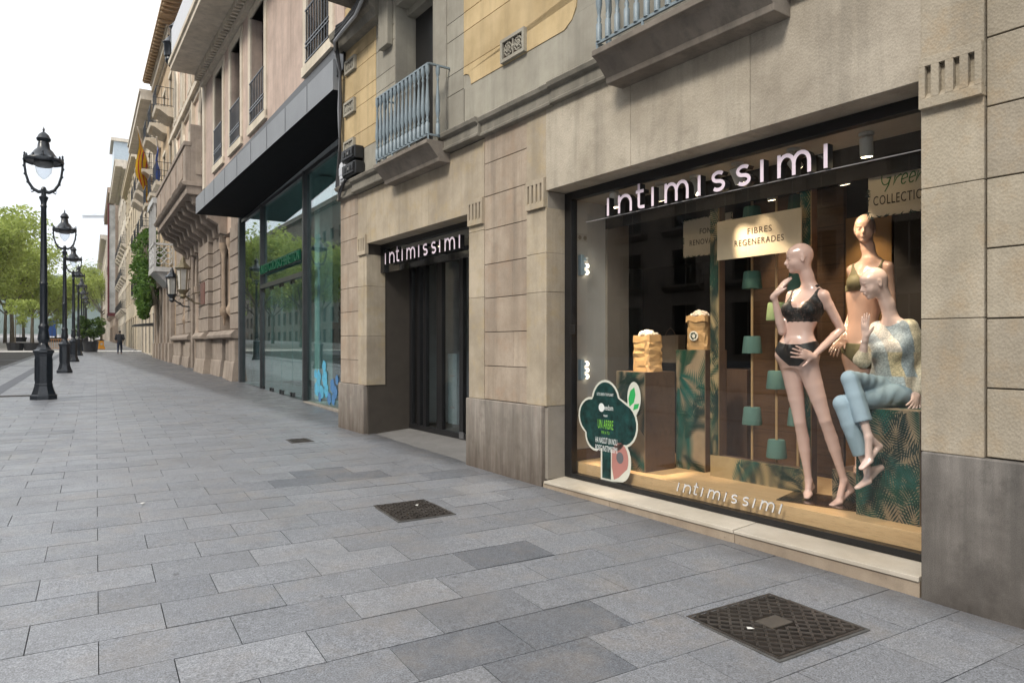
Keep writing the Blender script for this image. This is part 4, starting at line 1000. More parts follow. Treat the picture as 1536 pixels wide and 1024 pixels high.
b.build('base_plate', glass('smoky_glass_plate', (.55,.5,.42), 1.6), m1).rotation_euler = (0,0,R(18))
S2 = dict(s=.99, spine=[(1297,558),(1297,525),(1294,487),(1300,428),(1304,400),(1306,388)], phi=(22,30), chest=(1300,424,0), pelvis=(1297,532,0),
    neck=(1306,389,0), head=(1297,344,0), hphi=32, pitch=5, shL=(1332,400,-.08), elL=(1338,458,-.06), wrL=(1336,512,-.08), shR=(1279,405,.08), elR=(1283,458,.17), wrR=(1264,506,.03),
    hipR=(1283,540,.04), knR=(1285,618,-.02), anR=(1288,684,.05), baR=(1287,703,.0), toR=(1284,709,-.05), heR=(1290,692,.09),
    hipL=(1312,540,-.04), knL=(1313,620,-.08), anL=(1312,686,-.02), baL=(1311,705,-.05), toL=(1309,711,-.1), heL=(1314,694,.03),
    hands={'R': dict(to=(1245,534,-.02), n=fw*.5+rt*.6, side=1, curl=10, spread=4, thumb=(28,10)), 'L': dict(to=(1334,545,-.1), n=-rt, side=1, curl=10)},
    pts=[(1297,318,.1),(1297,318,-.2),(1312,715,-.2),(1280,715,.25),(1240,540),(1340,450),(1340,450,-.2),(1283,458,.2)])
m2 = standing('rear mannequin in olive bra and briefs facing the street above the others', 5.22, S2, M['skin2'], [M['olive'],M['olive']], False, A.p(1.02,.75,.541), 'glossy bald shop mannequins')
# ---------- seated figure: continuous body below patchwork sweater and blue trousers
def patch_mat(c0):
    """printed knit: satin front panels, slate panel, speckled beige sides, sequin square"""
    t = NT('patchwork_knit'); co = t.coord()
    sep = t.n('ShaderNodeSeparateXYZ', Vector=co).outputs
    x = t.math('ADD', t.math('ADD', t.math('MULTIPLY', sep['X'], float(rt[0])), t.math('MULTIPLY', sep['Y'], float(rt[1]))), -float(c0[0]))
    z = t.math('ADD', sep['Z'], -float(c0[1]))
    xs = t.math('ADD', x, t.math('MULTIPLY', z, .20)); xs = t.math('ADD', xs, t.math('MULTIPLY', t.noise(co, 7., 2), .03))
    def band(v, stops):
        r = t.ramp(v, stops); r.node.color_ramp.interpolation = 'CONSTANT'; return r
    u = t.math('ADD', t.math('MULTIPLY', xs, 1.6), .5)
    top = band(u, [(0,(.60,.53,.40)),(.22,(.62,.655,.65)),(.36,(.66,.60,.53)),(.47,(.30,.355,.39)),(.62,(.60,.53,.38))])
    low = band(u, [(0,(.58,.50,.36)),(.20,(.40,.43,.42)),(.37,(.66,.55,.34)),(.47,(.34,.40,.43)),(.60,(.64,.55,.39)),(.78,(.50,.45,.36))])
    c = t.mix(low, top, t.ramp(t.math('ADD', z, .5), [(.47,0.),(.475,1.)]))
    hemc = t.ramp(t.math('ADD', z, .5), [(.30,1.),(.305,0.)]); c = t.mix(c, band(u, [(0,(.48,.55,.57)),(.45,(.56,.50,.40)),(.7,(.66,.57,.42))]), hemc)
    sp = t.ramp(t.noise(co, 85., 2, .7), [(.42,.70),(.62,1.30)]); c = t.mix(c, sp, .75, 'MULTIPLY')
    t.bsdf(**{'Base Color': c, 'Roughness': .5, 'Metallic': .08, 'Sheen Weight': .25, 'Normal': t.bump(t.noise(co, 140., 2), .3, .003)}); return t.mat
M['trouser'] = plain('dusty_blue_trouser_cloth', (.29,.39,.45), .75, var=.10, scale=4, bump=.15, bscale=180)
def seated():
    D = 4.95; J = lambda x,y,o=0.: P(x,y,D+o); s = .98
    pts = [J(*p) for p in ((1300,395,.15),(1300,395,-.25),(1390,600,-.3),(1285,740,-.3),(1250,600,.2),(1390,480,.2))]
    lo, hi = np.min(pts,0)-.12, np.max(pts,0)+.14
    b = Body(lo, hi); spine = [(1338,602,.02),(1343,582,.01),(1344,555,0),(1340,520,0),(1340,492,0),(1338,480,0)]
    phi = (62,48); lev = torso_levels(J, spine, phi, s); b.torso(lev); cc = J(1339,522,0); breasts(b, cc, 48, s)
    nb, ho = J(1338,481,0), J(1311,425,-.01)
    shL, elL, wrL, shR, elR, wrR = J(1364,489,-.10), J(1385,545,-.10), J(1376,590,-.155), J(1317,492,.12), J(1293,540,-.06), J(1298,507,-.12)
    for sh in (shL,shR): b.cone(nb-UP*.015, sh, .038, .042, .03)
    torso0 = b.d.copy()
    T = head(b, ho, 93, 17, 0, s*.97); c0 = T(0,-.03,-.04); b.chain([c0,(c0+nb)/2+.012*rt,nb-UP*.02], [.050,.044,.056], .03)
    arm(b, shL, elL, wrL, s); arm(b, shR, elR, wrR, s)
    hand(b, wrL, J(1371,606,-.21)-wrL, -UP*.2+fw*.8-rt*.3, 1, 16, 7, s, (35,10)); hand(b, wrR, J(1297,462,-.13)-wrR, rt*.9+fw*.2, -1, 4, 4, s, (38,25))
    f = facing(70)
    hipR, knR, anR = J(1337,584,.06), J(1275,568,-.26), J(1303,655,-.36); hipL, knL, anL = J(1350,592,-.10), J(1263,605,-.24), J(1302,706,-.27)
    leg(b, hipR, knR, anR, s, (.066,.043), f); leg(b, hipL, knL, anL, s, (.066,.043), f)
    foot(b, anR, J(1303,690,-.37), J(1291,703,-.39), J(1319,669,-.34), s); foot(b, anL, J(1301,721,-.29), J(1284,732,-.31), J(1321,701,-.25), s)
    base = np.array(A.p(.70,.45,1.067)); o = thing('mannequin', 'seated mannequin in patchwork sweater and blue trousers with crossed legs', 'mannequin', base, 0, 'glossy bald shop mannequins')
    V, Fc = b.mesh(); mesh_obj('body', V, Fc, M['skin3'], o, base)
    # sweater: loose body and batwing sleeves
    w = Body(lo, hi); lv = [(c+(np.array([0,0,0])), a*g1+.008, d*g1+.008, f_) for (c,a,d,f_), g1 in zip(lev,(1.30,1.12,1.12,1.26,1.46,1.36,1.18,1.08,.98,.92,.90))]
    w.torso(lv, .03); breasts(w, cc, 48, s, .014, .04)
    for sh, el, wr, k in ((shL,elL,wrL,.93),(shR,elR,wrR,.30)):
        w.cone(nb-UP*.03, sh-UP*.008, .040, .048, .03); w.cone(sh-UP*.005, el, .052, .050, .03); w.cone(el, el+(wr-el)*k, .047, .034, .03)
    w.cone(shL-UP*.09, (elL*.6+cc*.4), .055, .06, .06)            # batwing fold under the near arm
    g = np.stack(np.meshgrid(*[w.lo[i]+w.vox*np.arange(w.n[i]) for i in range(3)], indexing='ij'), -1).astype(np.float32)
    dv = unit(rt*.55-UP*.84); tt = (g-cc)@dv; cr = (g-cc)@rt
    w.d += (.0050*np.sin(cr*36+tt*17+1.5*np.sin(tt*8))*np.clip((cc[2]+.05-g[...,2])*6,0,1)+.003*np.sin(g[...,2]*95+cr*30)*np.clip((cr-.10)*12,0,1)).astype(np.float32)
    neck = np.linalg.norm((g-(nb+UP*.045+facing(48)*.015))*np.array([1,1,.95]), axis=-1)-.084
    w.d = np.maximum(w.d, -neck)
    hem = lev[0][0][2]-.005; w.d = np.maximum(w.d, hem+.012*np.sin(cr*25)-g[...,2]+np.maximum(0,-cr)*.35)
    M['patch'] = patch_mat(((cc-base)@rt, cc[2]-base[2])); V, Fc = w.mesh(); mesh_obj('sweater', V, Fc, M['patch'], o, base)
    t = Body(lo, hi); fields = []; lb = Body(lo, hi); leg(lb, hipR, knR, anR, s, (.066,.045), f); leg(lb, hipL, knL, anL, s, (.066,.045), f); bd = smin(torso0, lb.d, .02)
    g2 = g-J(1300,590,0); s1, s2 = g2@unit(rt*.8+UP*.6), g2@unit(rt*.6-UP*.8)
    fold = (.0032*np.sin(s2*80+3*np.sin(s1*12))*np.clip(np.sin(s1*9+1),0,1)).astype(np.float32)
    for hp, kn, an, kk in ((hipR,knR,anR,.74),(hipL,knL,anL,.75)):
        e = kn+(an-kn)*kk; q = Body(lo, hi); q.cone(hp, kn, .105, .085, .01); q.cone(kn, e, .085, .075, .01); cap = q.d
        q = Body(lo, hi); q.cone(hp, kn, .082, .056, .012); q.cone(kn, kn+(an-kn)*.3, .055, .056, .012); q.cone(kn+(an-kn)*.3, e, .056, .055, .01)
        d_ = np.minimum(q.d+fold, np.maximum(bd-.007, cap)); ax = unit(an-kn); near = np.linalg.norm(g-e, axis=-1); cut = (g-e)@ax
        fields.append(np.where((near < .16)&(cut > -.03), np.maximum(d_, cut), d_))
    t.torso([(c,a*1.08,d*1.10,f_) for c,a,d,f_ in lev[:4]], .04)
    hipz = np.maximum(bd-.007, np.abs(g[...,2]-pts[0][2]*0-(lev[1][0][2]))-.06); hipz = np.where(np.linalg.norm(g[...,:2]-lev[1][0][:2],axis=-1) < .24, hipz, .5)
    t.d = smin(smin(fields[0], fields[1], .006), np.minimum(t.d, hipz), .012).astype(np.float32)
    V, Fc = t.mesh(); mesh_obj('trousers', V, Fc, M['trouser'], o, base)
    return o
m3 = seated()
# ================================================================== GLASS-FRONTED NEIGHBOUR
G = Frame(4.12, 13.56, R(.98))
K = Frame(2.86, 23.2, R(2.64))
gb = thing('glass_fronted_building', 'rose walled building with grey canopy over a tall green tinted glass shopfront', 'building', G.p(0,0,0), G.r)
def inv_to(parent_frame, fr, w, u, z): return tuple(parent_frame.inv(fr.p(w,u,z)))
M['steel'] = plain('dark_grey_steel', (.065,.068,.072), .35, metal=.4, var=.15)
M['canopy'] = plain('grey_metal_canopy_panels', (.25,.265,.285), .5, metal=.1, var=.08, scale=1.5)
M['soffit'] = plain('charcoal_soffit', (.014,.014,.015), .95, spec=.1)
M['greenglass'] = glass('green_tinted_glass', (.80,.955,.945), 2.1)
M['rosewall'] = stone('rose_stucco_blocks', (.63,.50,.43), (.55,.435,.37), dirt=.15, streak=.4, warm=(.55,.42,.35), fine=.15)
M['cream'] = stone('cream_window_surround', (.72,.65,.54), (.66,.59,.48), dirt=.15, streak=.3, fine=.1)
b = MB()
for u0, u1 in ((2.21,2.30),(6.59,6.65),(9.56,9.60)): b.box(-.09,.05,u0,u1,.25,5.40)
b.box(-.09,.05,2.32,6.58,3.05,3.16); b.box(-.05,.04,-2.9,9.56,5.33,5.42); b.box(-.05,.04,6.66,9.56,.22,.31)
sf = b.build('shopfront', M['steel'], gb)
MB().box(-.08,.3,9.60,9.80,.0,5.62).build('jamb_panel', plain('grey_jamb', (.085,.088,.095), .4), gb)
for u0, u1, z0, z1 in ((-2.9,2.21,.235,5.33),(2.30,6.59,3.16,5.33),(6.66,9.56,.31,5.33)):
    MB().box(0,.012,u0,u1,z0,z1).build('pane', M['greenglass'], sf)
for u0, u1 in ((2.34,3.39),(3.40,4.45),(4.46,5.51),(5.52,6.56)):
    dr = MB().box(-.03,-.018,u0,u1,.27,3.03).build('glass_door', M['greenglass'], sf)
    each([[(-.045,-.005,u-.05,u+.05,a,c)] for u in (u0+.12,u1-.12) for a, c in ((.26,.36),(2.96,3.04))], 'patch_fitting', M['black'], dr)
MB().box(-.10,.1,-2.9,2.20,-.1,.235).build('kerb', M['reveal'], gb, bev=.01)
M['bfloor'] = plain('pale_showroom_floor', (.62,.63,.64), .35)
MB().box(.06,9,-2.9,9.9,.1,.22).build('showroom_floor', M['bfloor'], gb)
M['bwall'] = plain('showroom_wall', (.46,.50,.50), .7)
b = MB(); b.box(8.9,9,-2.9,9.9,.22,5.6); b.box(.06,9,9.9,9.97,.22,5.6); b.box(.06,9,-3,-2.9,.22,5.6); b.box(.06,9,-2.9,9.9,5.45,5.7)
b.build('showroom_wall', M['bwall'], gb)
MB().box(.35,.65,2.45,2.85,.22,5.4).build('column', plain('pale_column', (.62,.66,.65), .6), gb)
b = MB(); 
for i in range(16): b.box(.5,.52,-.05+.05*i*2,-.01+.05*i*2,.9,3.0)
for i in range(14): b.box(.5,.52,-.07,1.55,.95+i*.15,1.03+i*.15)
b.build('lattice_screen', M['soffit'], gb)
b = MB(); b.box(1.5,1.7,3.2,5.,.22,1.1); b.box(2.5,2.6,7.,9.2,.22,2.2)
b.build('showroom_display', M['soffit'], gb)
# canopy
def gq(x, y, z): return tuple(G.inv((x,y,z)))
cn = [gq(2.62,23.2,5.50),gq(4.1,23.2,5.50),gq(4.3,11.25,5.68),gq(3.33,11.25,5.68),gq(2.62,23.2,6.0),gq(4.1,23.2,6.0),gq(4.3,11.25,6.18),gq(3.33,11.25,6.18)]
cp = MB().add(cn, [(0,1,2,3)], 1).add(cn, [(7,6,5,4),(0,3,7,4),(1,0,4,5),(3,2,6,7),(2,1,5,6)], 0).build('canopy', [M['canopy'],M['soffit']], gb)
b = MB()
for k in range(1,9):
    t = k/9; x, y = 2.62+.71*t, 23.2-11.95*t; zz = .19*t
    a = gq(x-.004,y,5.5+zz); b.box(a[0]-.003,a[0]+.003,a[1]-.008,a[1]+.008,5.505+zz,5.995+zz*.95)
b.build('panel_joint', plain('canopy_joint', (.15,.16,.175), .6), cp)
# green letters above the doors
M['sign_green'] = plain('green_acrylic_letters', (.0,.085,.04), .4, var=.05)
o = thing('shop_sign', 'green capital letters across the glass above the far shop doors', 'sign', G.p(-.10,4.48,3.44), G.r)
vs, fs = txt('UNITED COLORS OF BENETTON', .34, .02, 'CENTER', 0, .82); mw = max(v[0] for v in vs)
for ch, x in (): pass
my_ = max(v[1] for v in vs); vs = [(-v[2], -v[0]*2.03/mw, v[1]*.235/my_) for v in vs]
MB().add(vs, fs).build('lettering', M['sign_green'], o)
MB().box(.021,.03,-2.04,2.04,-.025,.26).build('sign_backing', plain('black_sign_backing', (.012,.014,.013), .5), o)
# blue flower decal on the near pane
M['decal'] = plain('sky_blue_flower_print', (.10,.42,.62), .4, var=.25, scale=8); M['decal2'] = plain('deep_blue_flower_print', (.07,.20,.42), .4, var=.2)
o = thing('flower_decal', 'pale and deep blue flower decal low on the green glass', 'decal', G.p(-.004,.92,.25), G.r)
r_ = random.Random(4)
for name, m_, pts in (('petal_print','decal',[(.55,.30,.16),(.40,.55,.17),(.30,.30,.12),(.62,.62,.10),(-.05,.55,.18),(-.15,.30,.15),(.0,.80,.13),(.15,.25,.14)]),('petal_print','decal2',[(-.55,.42,.15),(-.75,.30,.13),(-.85,.55,.10),(-.35,.15,.13),(.30,.14,.11),(-.62,.15,.12)])):
    b = MB()
    for i,(y,z,r) in enumerate(pts):
        d = -.001*(i%5+1)-.0004*i
        for k in range(5):
            a = 2*math.pi*k/5+y; b.add([(d-.0001*k, y+r*.55*math.cos(a)+r*.5*math.cos(q), z+r*.55*math.sin(a)+r*.5*math.sin(q)) for q in np.linspace(0,6.28,11)[:-1]], [tuple(range(10))[::-1]])
    b.build(name, M[m_], o)
# rose upper wall (its own facade line, nearly flush with the canopy front)
root_k = bpy.data.objects.new('upper_storeys', None); COL.objects.link(root_k); bpy.data.objects.remove(root_k)
def kbox(b, w0, w1, u0, u1, z0, z1, m=0):
    n = len(b.v); b.box(w0,w1,u0,u1,z0,z1,m)
    b.v[n:] = [tuple(G.inv(K.p(*v))) for v in b.v[n:]]
WK = [(-12.3,-10.98,0),(-10.98,-6.68,0)]
wins = [(-11.6,-10.36),(-7.30,-6.05),(-4.99,-3.87),(-2.82,-1.73)]
b = MB(); edges = [-12.25]+[e for w_ in wins for e in w_]+[0]
for a, c in zip(edges[0::2], edges[1::2]):
    kbox(b,.0,.5,a,c,6.25,13.5)
for u0, u1 in wins: kbox(b,.0,.5,u0,u1,6.25,6.62); kbox(b,.0,.5,u0,u1,9.16,13.5)
pass
b.build('rose_wall', M['rosewall'], gb)
kv = [(-.02,.02,5.9),(.6,.02,5.9),(.6,-12.27,5.9),(-.02,-12.27,5.9),(-.02,.02,6.25),(.6,.02,6.25),(.6,-12.27,6.43),(-.02,-12.27,6.43)]
MB().add([tuple(G.inv(K.p(*v))) for v in kv], [(3,2,1,0),(4,5,6,7),(0,1,5,4),(1,2,6,5),(2,3,7,6),(3,0,4,7)]).build('flashing', M['black'], gb)
b = MB(); kbox(b,-.05,.05,-.28,.02,6.26,13.5); b.build('quoin', M['cream'], gb)
M['winglass'] = glass('window_glass', (.25,.28,.30), 1.5); M['curt'] = plain('grey_blind', (.16,.16,.155), .8)
for u0, u1 in wins:
    f = MB(); t = .2
    for a in (-.035,): 
        kbox(f,a,.30,u0-t,u0,6.50,9.36); kbox(f,a,.30,u1,u1+t,6.50,9.36); kbox(f,a,.30,u0,u1,9.16,9.36); kbox(f,a-.03,.30,u0-t,u1+t,6.44,6.62)
    fo = f.build('window', M['cream'], gb)
    p = MB(); kbox(p,.24,.25,u0,u1,6.62,9.16); p.build('pane', M['winglass'], fo)
    p = MB(); kbox(p,.32,.34,u0,u1,6.62,9.16); p.build('blind', M['curt'], fo)
    g_ = MB(); n = 9
    for z in (6.66,6.93,7.0,7.60): kbox(g_,-.055,-.03,u0-.02,u1+.02,z,z+.025)
    for k in range(n):
        uu = u0+.03+(u1-u0-.06)*k/(n-1); kbox(g_,-.05,-.034,uu-.011,uu+.011,6.66,7.6)
    g_.build('window_railing', M['iron'], fo)
b = MB(); kbox(b,-.12,.0,-12.2,0,9.40,9.56); kbox(b,-.95,.0,-12.2,-.0,9.74,9.90); kbox(b,-1.0,.0,-12.2,.05,9.90,10.02)
k_ = -12.1
while k_ < -.1: kbox(b,-.28,.0,k_,k_+.09,9.56,9.74); k_ += .2
b.build('cornice', M['cream'], gb)
b = MB(); kbox(b,-.92,-.84,-12.2,-.05,10.02,10.95); b.build('parapet_panel', plain('pale_grey_panel', (.62,.64,.68), .5, var=.04), gb)
# ================================================================== FACADES FARTHER UP THE STREET
M['gothic'] = stone('grey_brown_ashlar', (.40,.335,.28), (.335,.28,.235), dirt=.35, streak=.4, fine=.2)
M['gothic_hi'] = stone('pink_sgraffito_stucco', (.74,.56,.46), (.78,.65,.52), dirt=.2, streak=.3, warm=(.56,.34,.28))
M['sand'] = stone('golden_sandstone', (.62,.48,.32), (.53,.40,.27), dirt=.3, streak=.35)
M['creamwall'] = stone('cream_stucco', (.70,.61,.47), (.62,.54,.42), dirt=.15, streak=.3)
M['palewall'] = stone('pale_stone_facade', (.72,.66,.57), (.64,.58,.50), dirt=.25, streak=.3)
M['brownwall'] = stone('brown_stone_facade', (.46,.37,.30), (.39,.31,.25), dirt=.3, streak=.3)
M['roofwood'] = plain('tan_eaves_timber', (.42,.30,.18), .8)
M['shutter'] = plain('slate_green_shutter', (.12,.16,.15), .6)
def facade(label, fr, u0, u1, top, floors, bays, wall, name='townhouse', depth=9, gap=.28, balc=(), cornice=(.5,.5), ground=True, surround=None, rail=True, win_fr=.42, z0=0., bd=.55):
    """floors: list of (sill z, head z); windows per floor set out in bays; balc: floors with balconies"""
    o = thing(name, label, 'building', fr.p(0,u0,z0), fr.r); L = u1-u0; pw = L/bays; ww = pw*win_fr
    surround = surround or wall; b = MB()
    cs = [pw*(i+.5) for i in range(bays)]
    xs = [0]+[c+s*ww/2 for c in cs for s in (-1,1)]+[L]
    for a, c in zip(xs[0::2], xs[1::2]): b.box(0,gap+.1,a,c,-.5,top)
    for c in cs:
        zz = [-.5]+[z for f in floors for z in f]+[top]
        for a, d in zip(zz[0::2], zz[1::2]): b.box(0,gap+.1,c-ww/2,c+ww/2,a,d)
    b.box(gap+.1,depth,0,.3,-.5,top); b.box(gap+.1,depth,L-.3,L,-.5,top); b.box(depth-.3,depth,.3,L-.3,-.5,top); b.box(gap+.1,depth-.3,.3,L-.3,top-.3,top-.05)
    b.build('wall', wall, o)
    b = MB(); zt = top
    b.box(-cornice[0]*.35,.05,-.0,L,zt-cornice[1]-.2,zt-cornice[1]); b.box(-cornice[0],.05,0,L,zt-cornice[1]+.001,zt-.12); b.box(-cornice[0]-.08,.05,0,L,zt-.119,zt+.05)
    b.build('cornice', surround, o)
    for fi,(s0,s1) in enumerate(floors):
        for c in cs:
            f = MB(); a, d = c-ww/2, c+ww/2; t = .16
            f.box(-.05,.02,a-t,a,s0,s1); f.box(-.05,.02,d,d+t,s0,s1); f.box(-.09,.02,a-t,d+t,s1,s1+.2); f.box(-.07,.02,a-t,d+t,s0-.14,s0)
            f.box(gap-.06,gap,a,a+.06,s0,s1); f.box(gap-.06,gap,d-.06,d,s0,s1); f.box(gap-.06,gap,c-.04,c+.04,s0,s1)
            fo = f.build('window', surround, o)
            MB().box(gap+.001,gap+.02,a,d,s0,s1).build('pane', M['winglass'], fo); MB().box(gap+.15,gap+.17,a,d,s0,s1).build('blind', M['curt'], fo)
        if fi in balc:
            for c in cs:
                a, d = c-ww*.8, c+ww*.8
                s = MB(); s.prism([(.0,s0-.55),(-bd*.3,s0-.5),(-bd*.8,s0-.22),(-bd,s0-.2),(-bd-.05,s0-.03),(.0,s0-.03)], a, d, axis='y')
                so_ = s.build('balcony', surround, o)
                r_ = MB(); n = 8
                for zz in (s0+.03,s0+.98): r_.box(-bd-.01,-bd+.02,a,d,zz,zz+.03); r_.box(-bd,.0,a,a+.03,zz,zz+.03); r_.box(-bd,.0,d-.03,d,zz,zz+.03)
                for k in range(n): r_.box(-bd-.005,-bd+.013,a+(d-a)*k/(n-1)*.97,a+(d-a)*k/(n-1)*.97+.018,s0-.03,s0+1.)
                for k in range(3):
                    for e in (a+.006,d-.024): r_.box(-bd*k/3-.02,-bd*k/3,e,e+.018,s0-.03,s0+1.)
                r_.build('railing', M['iron'], so_)
    return o
M['colon'] = stone('worn_colonnette_stone', (.42,.33,.25), (.36,.27,.2), dirt=.3)
H = Frame(3.907, 23.847, R(1.12))
ho = thing('carved_stone_house', 'grey brown stone house with carved gallery, arched doorway and pink upper wall', 'building', H.p(0,0,0), H.r)
b = MB()
ZH = [2.0,2.53,3.03,3.52,4.0,4.44,4.95,5.45]
def hblocks(u0, u1, w, cuts):
    for i in range(len(ZH)-1): 
        cc_ = [u0]+[c for c in cuts[i%len(cuts)] if u0 < c < u1]+[u1]
        for a, c in zip(cc_, cc_[1:]): b.box(w,w+.3,a+.004,c-.004,ZH[i]+.025,ZH[i+1]-.012)
for args in ((-.2,1.2,0,[(),()]),(3.1,4.7,0,[(),()]),(4.75,7.2,-.16,[(5.9,),(5.2,6.6)]),(10.2,11.9,-.10,[(11,),()]),(13.6,16.5,0,[(15,),(14.5,)])):
    b = MB(); hblocks(*args); b.build('ashlar_wall', M['gothic'], ho, bev=.012)
b = MB()
for a, c in ((-.3,1.25),(3.05,7.5),(9.9,12.0),(13.55,16.6)): b.box(.05,.6,a,c,-.2,9)
b.box(.35,.8,1.25,3.05,0,9); b.box(.6,1.,7.5,9.9,4.6,9); b.box(.35,.8,12.0,13.55,0,9)
b.build('backing_wall', M['gothic'], ho)
b = MB()                                                     # plinth: battered base, upright die, heavy weathered ledge, cellar openings
for u0, u1, w in ((-.22,.85,-.10),(1.15,1.9,-.02),(2.6,4.7,-.02),(4.75,7.2,-.26),(10.2,11.7,-.12),(11.75,13.4,0),(13.6,16.5,-.1)):
    b.prism([(w-.16,-.2),(w-.04,.90),(w-.02,.96),(.5,.96),(.5,-.2)], u0, u1, axis='y')
    b.box(w,.5,u0+.02,u1-.02,.961,1.70)
for u0, u1, w in ((-.24,4.7,-.12),(4.72,7.25,-.3),(10.15,16.5,-.15)):
    b.prism([(w,1.70),(w-.10,1.74),(w-.12,1.84),(w+.02,1.99),(.5,2.02),(.5,1.70)], u0, u1, axis='y')
b.build('plinth', M['gothic'], ho, bev=.015)
b = MB(); 
for u0, u1 in ((1.88,2.62),(.86,1.14),(11.7,11.78)): b.box(.12,.2,u0,u1,-.1,1.7)
b.build('cellar_opening', M['dark'], ho)
b = MB()                                                     # paired colonnettes of the narrow windows
for uc in (1.5,2.85,12.3,13.3):
    b = MB(); b.lathe([(.02,-.55),(.05,-.42),(.04,-.30),(.15,-.15),(.17,0),(.11,.10),(.10,.14),(.09,.2),(.085,1.85),(.10,1.9),(.09,1.95),(.15,2.15),(.17,2.2),(.17,2.4)], 12, (.10,uc,2.75)); b.build('colonnette', M['colon'], ho, auto=50)
pass
MB().box(.28,.3,1.25,3.05,2.6,5.3).box(.28,.3,12.,13.55,2.6,5.3).build('pane', M['winglass'], ho)
b = MB()                                                     # pointed arch doorway with nested rolls
for k, (rr, w) in enumerate(((1.28,-.02),(1.12,.12),(.98,.26))):
    pts = [(w,8.6-rr,.2),(w,8.6-rr,3.9)]+[(w,8.6-rr*math.cos(t),3.9+1.75*rr*math.sin(t)**.85) for t in np.linspace(.12,math.pi-.12,15)]+[(w,8.6+rr,3.9),(w,8.6+rr,.2)]
    b.tube(pts, .09, 8)
b.build('arch_moulding', M['gothic'], ho, auto=60)
MB().box(.45,.55,7.5,9.9,.1,6.2).build('arched_door', plain('dark_oak_door', (.035,.022,.016), .6), ho)
b = MB(); b.box(-.28,.2,7.18,7.42,.1,2.0); b.lathe([(.16,2.0),(.13,2.1),(.11,2.2),(.11,3.4),(.14,3.5),(.2,3.7),(.2,3.9)], 12, (-.12,7.32,0)); b.build('door_pier', M['brownwall'], ho)
MB().box(-.19,-.165,5.45,6.4,3.1,3.95).build('wall_plaque', plain('reddish_marble_plaque', (.20,.10,.085), .4), ho)
# carved gallery on curved brackets
b = MB(); b.box(-1.25,.1,2.0,11.9,6.62,6.9); b.prism([(-1.35,6.9),(-1.42,7.0),(-1.30,7.05),(.1,7.05),(.1,6.9)], 1.95, 11.95, axis='y')
b.box(-1.28,-1.12,2.0,11.9,7.05,8.25); b.box(-1.12,.05,2.0,2.14,7.05,9.0); b.box(-1.33,-1.1,1.98,11.92,8.25,8.40); b.box(-1.2,.05,11.7,11.9,7.05,8.4)
for a in (2.3,): b.box(-.95,-.2,1.97,1.999,7.3,8.5)
b.build('gallery', M['gothic'], ho, bev=.02)
for k in range(9):
    b = MB(); u = 2.2+k*1.18; b.prism([(.1,5.35),(-.15,5.4),(-.2,5.7),(-.55,5.9),(-.62,6.2),(-1.0,6.35),(-1.12,6.62),(.1,6.62)], u, u+.32, axis='y')
    b.build('gallery_bracket', M['gothic'], ho, bev=.02)
b = MB()
each([[(-1.30,-1.281,2.6+k*1.9,3.9+k*1.9,7.25,8.1)] for k in range(5)], 'carved_panel', M['brownwall'], ho)
for k in range(16):
    a = k*.785/2; b.ball((-.55+.2*math.cos(a),1.985,7.75+.25*math.sin(a)), .07, 6)
b.build('carved_relief', M['brownwall'], ho)
# pink upper wall with ornate windows, stepped gable
b = MB(); b.box(.0,.6,-.3,16.5,9.0,17.0); b.box(.1,.5,-.3,16.5,5.4,9.0)
b.box(.0,.6,-.3,16.5,17.001,18.25); b.build('upper_wall', M['gothic_hi'], ho)
b = MB(); b.box(-.85,.3,-.4,16.15,18.41,18.55)
for k in range(31): b.box(-.8,.0,-.3+k*.52,-.12+k*.52,18.252,18.405)
b.build('eaves', M['roofwood'], ho)
for zc, hh in ((9.3,2.6),(13.,2.4)):
    for uc in (1.0,4.0,7.0,10.0,13.0,15.6):
        f = MB(); pr = [(-.5,0),(-.5,hh*.7),(-.3,hh*.9),(0,hh+.3),(.3,hh*.9),(.5,hh*.7),(.5,0)]
        f.tube([(-.04,uc+a*1.2,zc+z) for a,z in pr], .09, 6); f.box(-.15,.0,uc-.75,uc+.75,zc-.2,zc)
        fo = f.build('window', M['cream'], ho)
        MB().prism([(uc+a,zc+z) for a,z in pr], -.006, .01, axis='x').build('pane', M['winglass'], fo)
b = MB(); b.box(-.25,.0,-.3,16.5,12.2,12.45); b.box(-.1,0,-.3,16.5,12.0,12.2)
for k in range(6): b.box(-.15,.0,-.3+k*3.2,-.1+k*3.2,9.,17)
b.build('string_course', M['cream'], ho)
for u_, z_, nm in ((2.2,16.2,''),(2.0,13.2,'')):            # hanging iron lanterns high on the pink wall
    pass
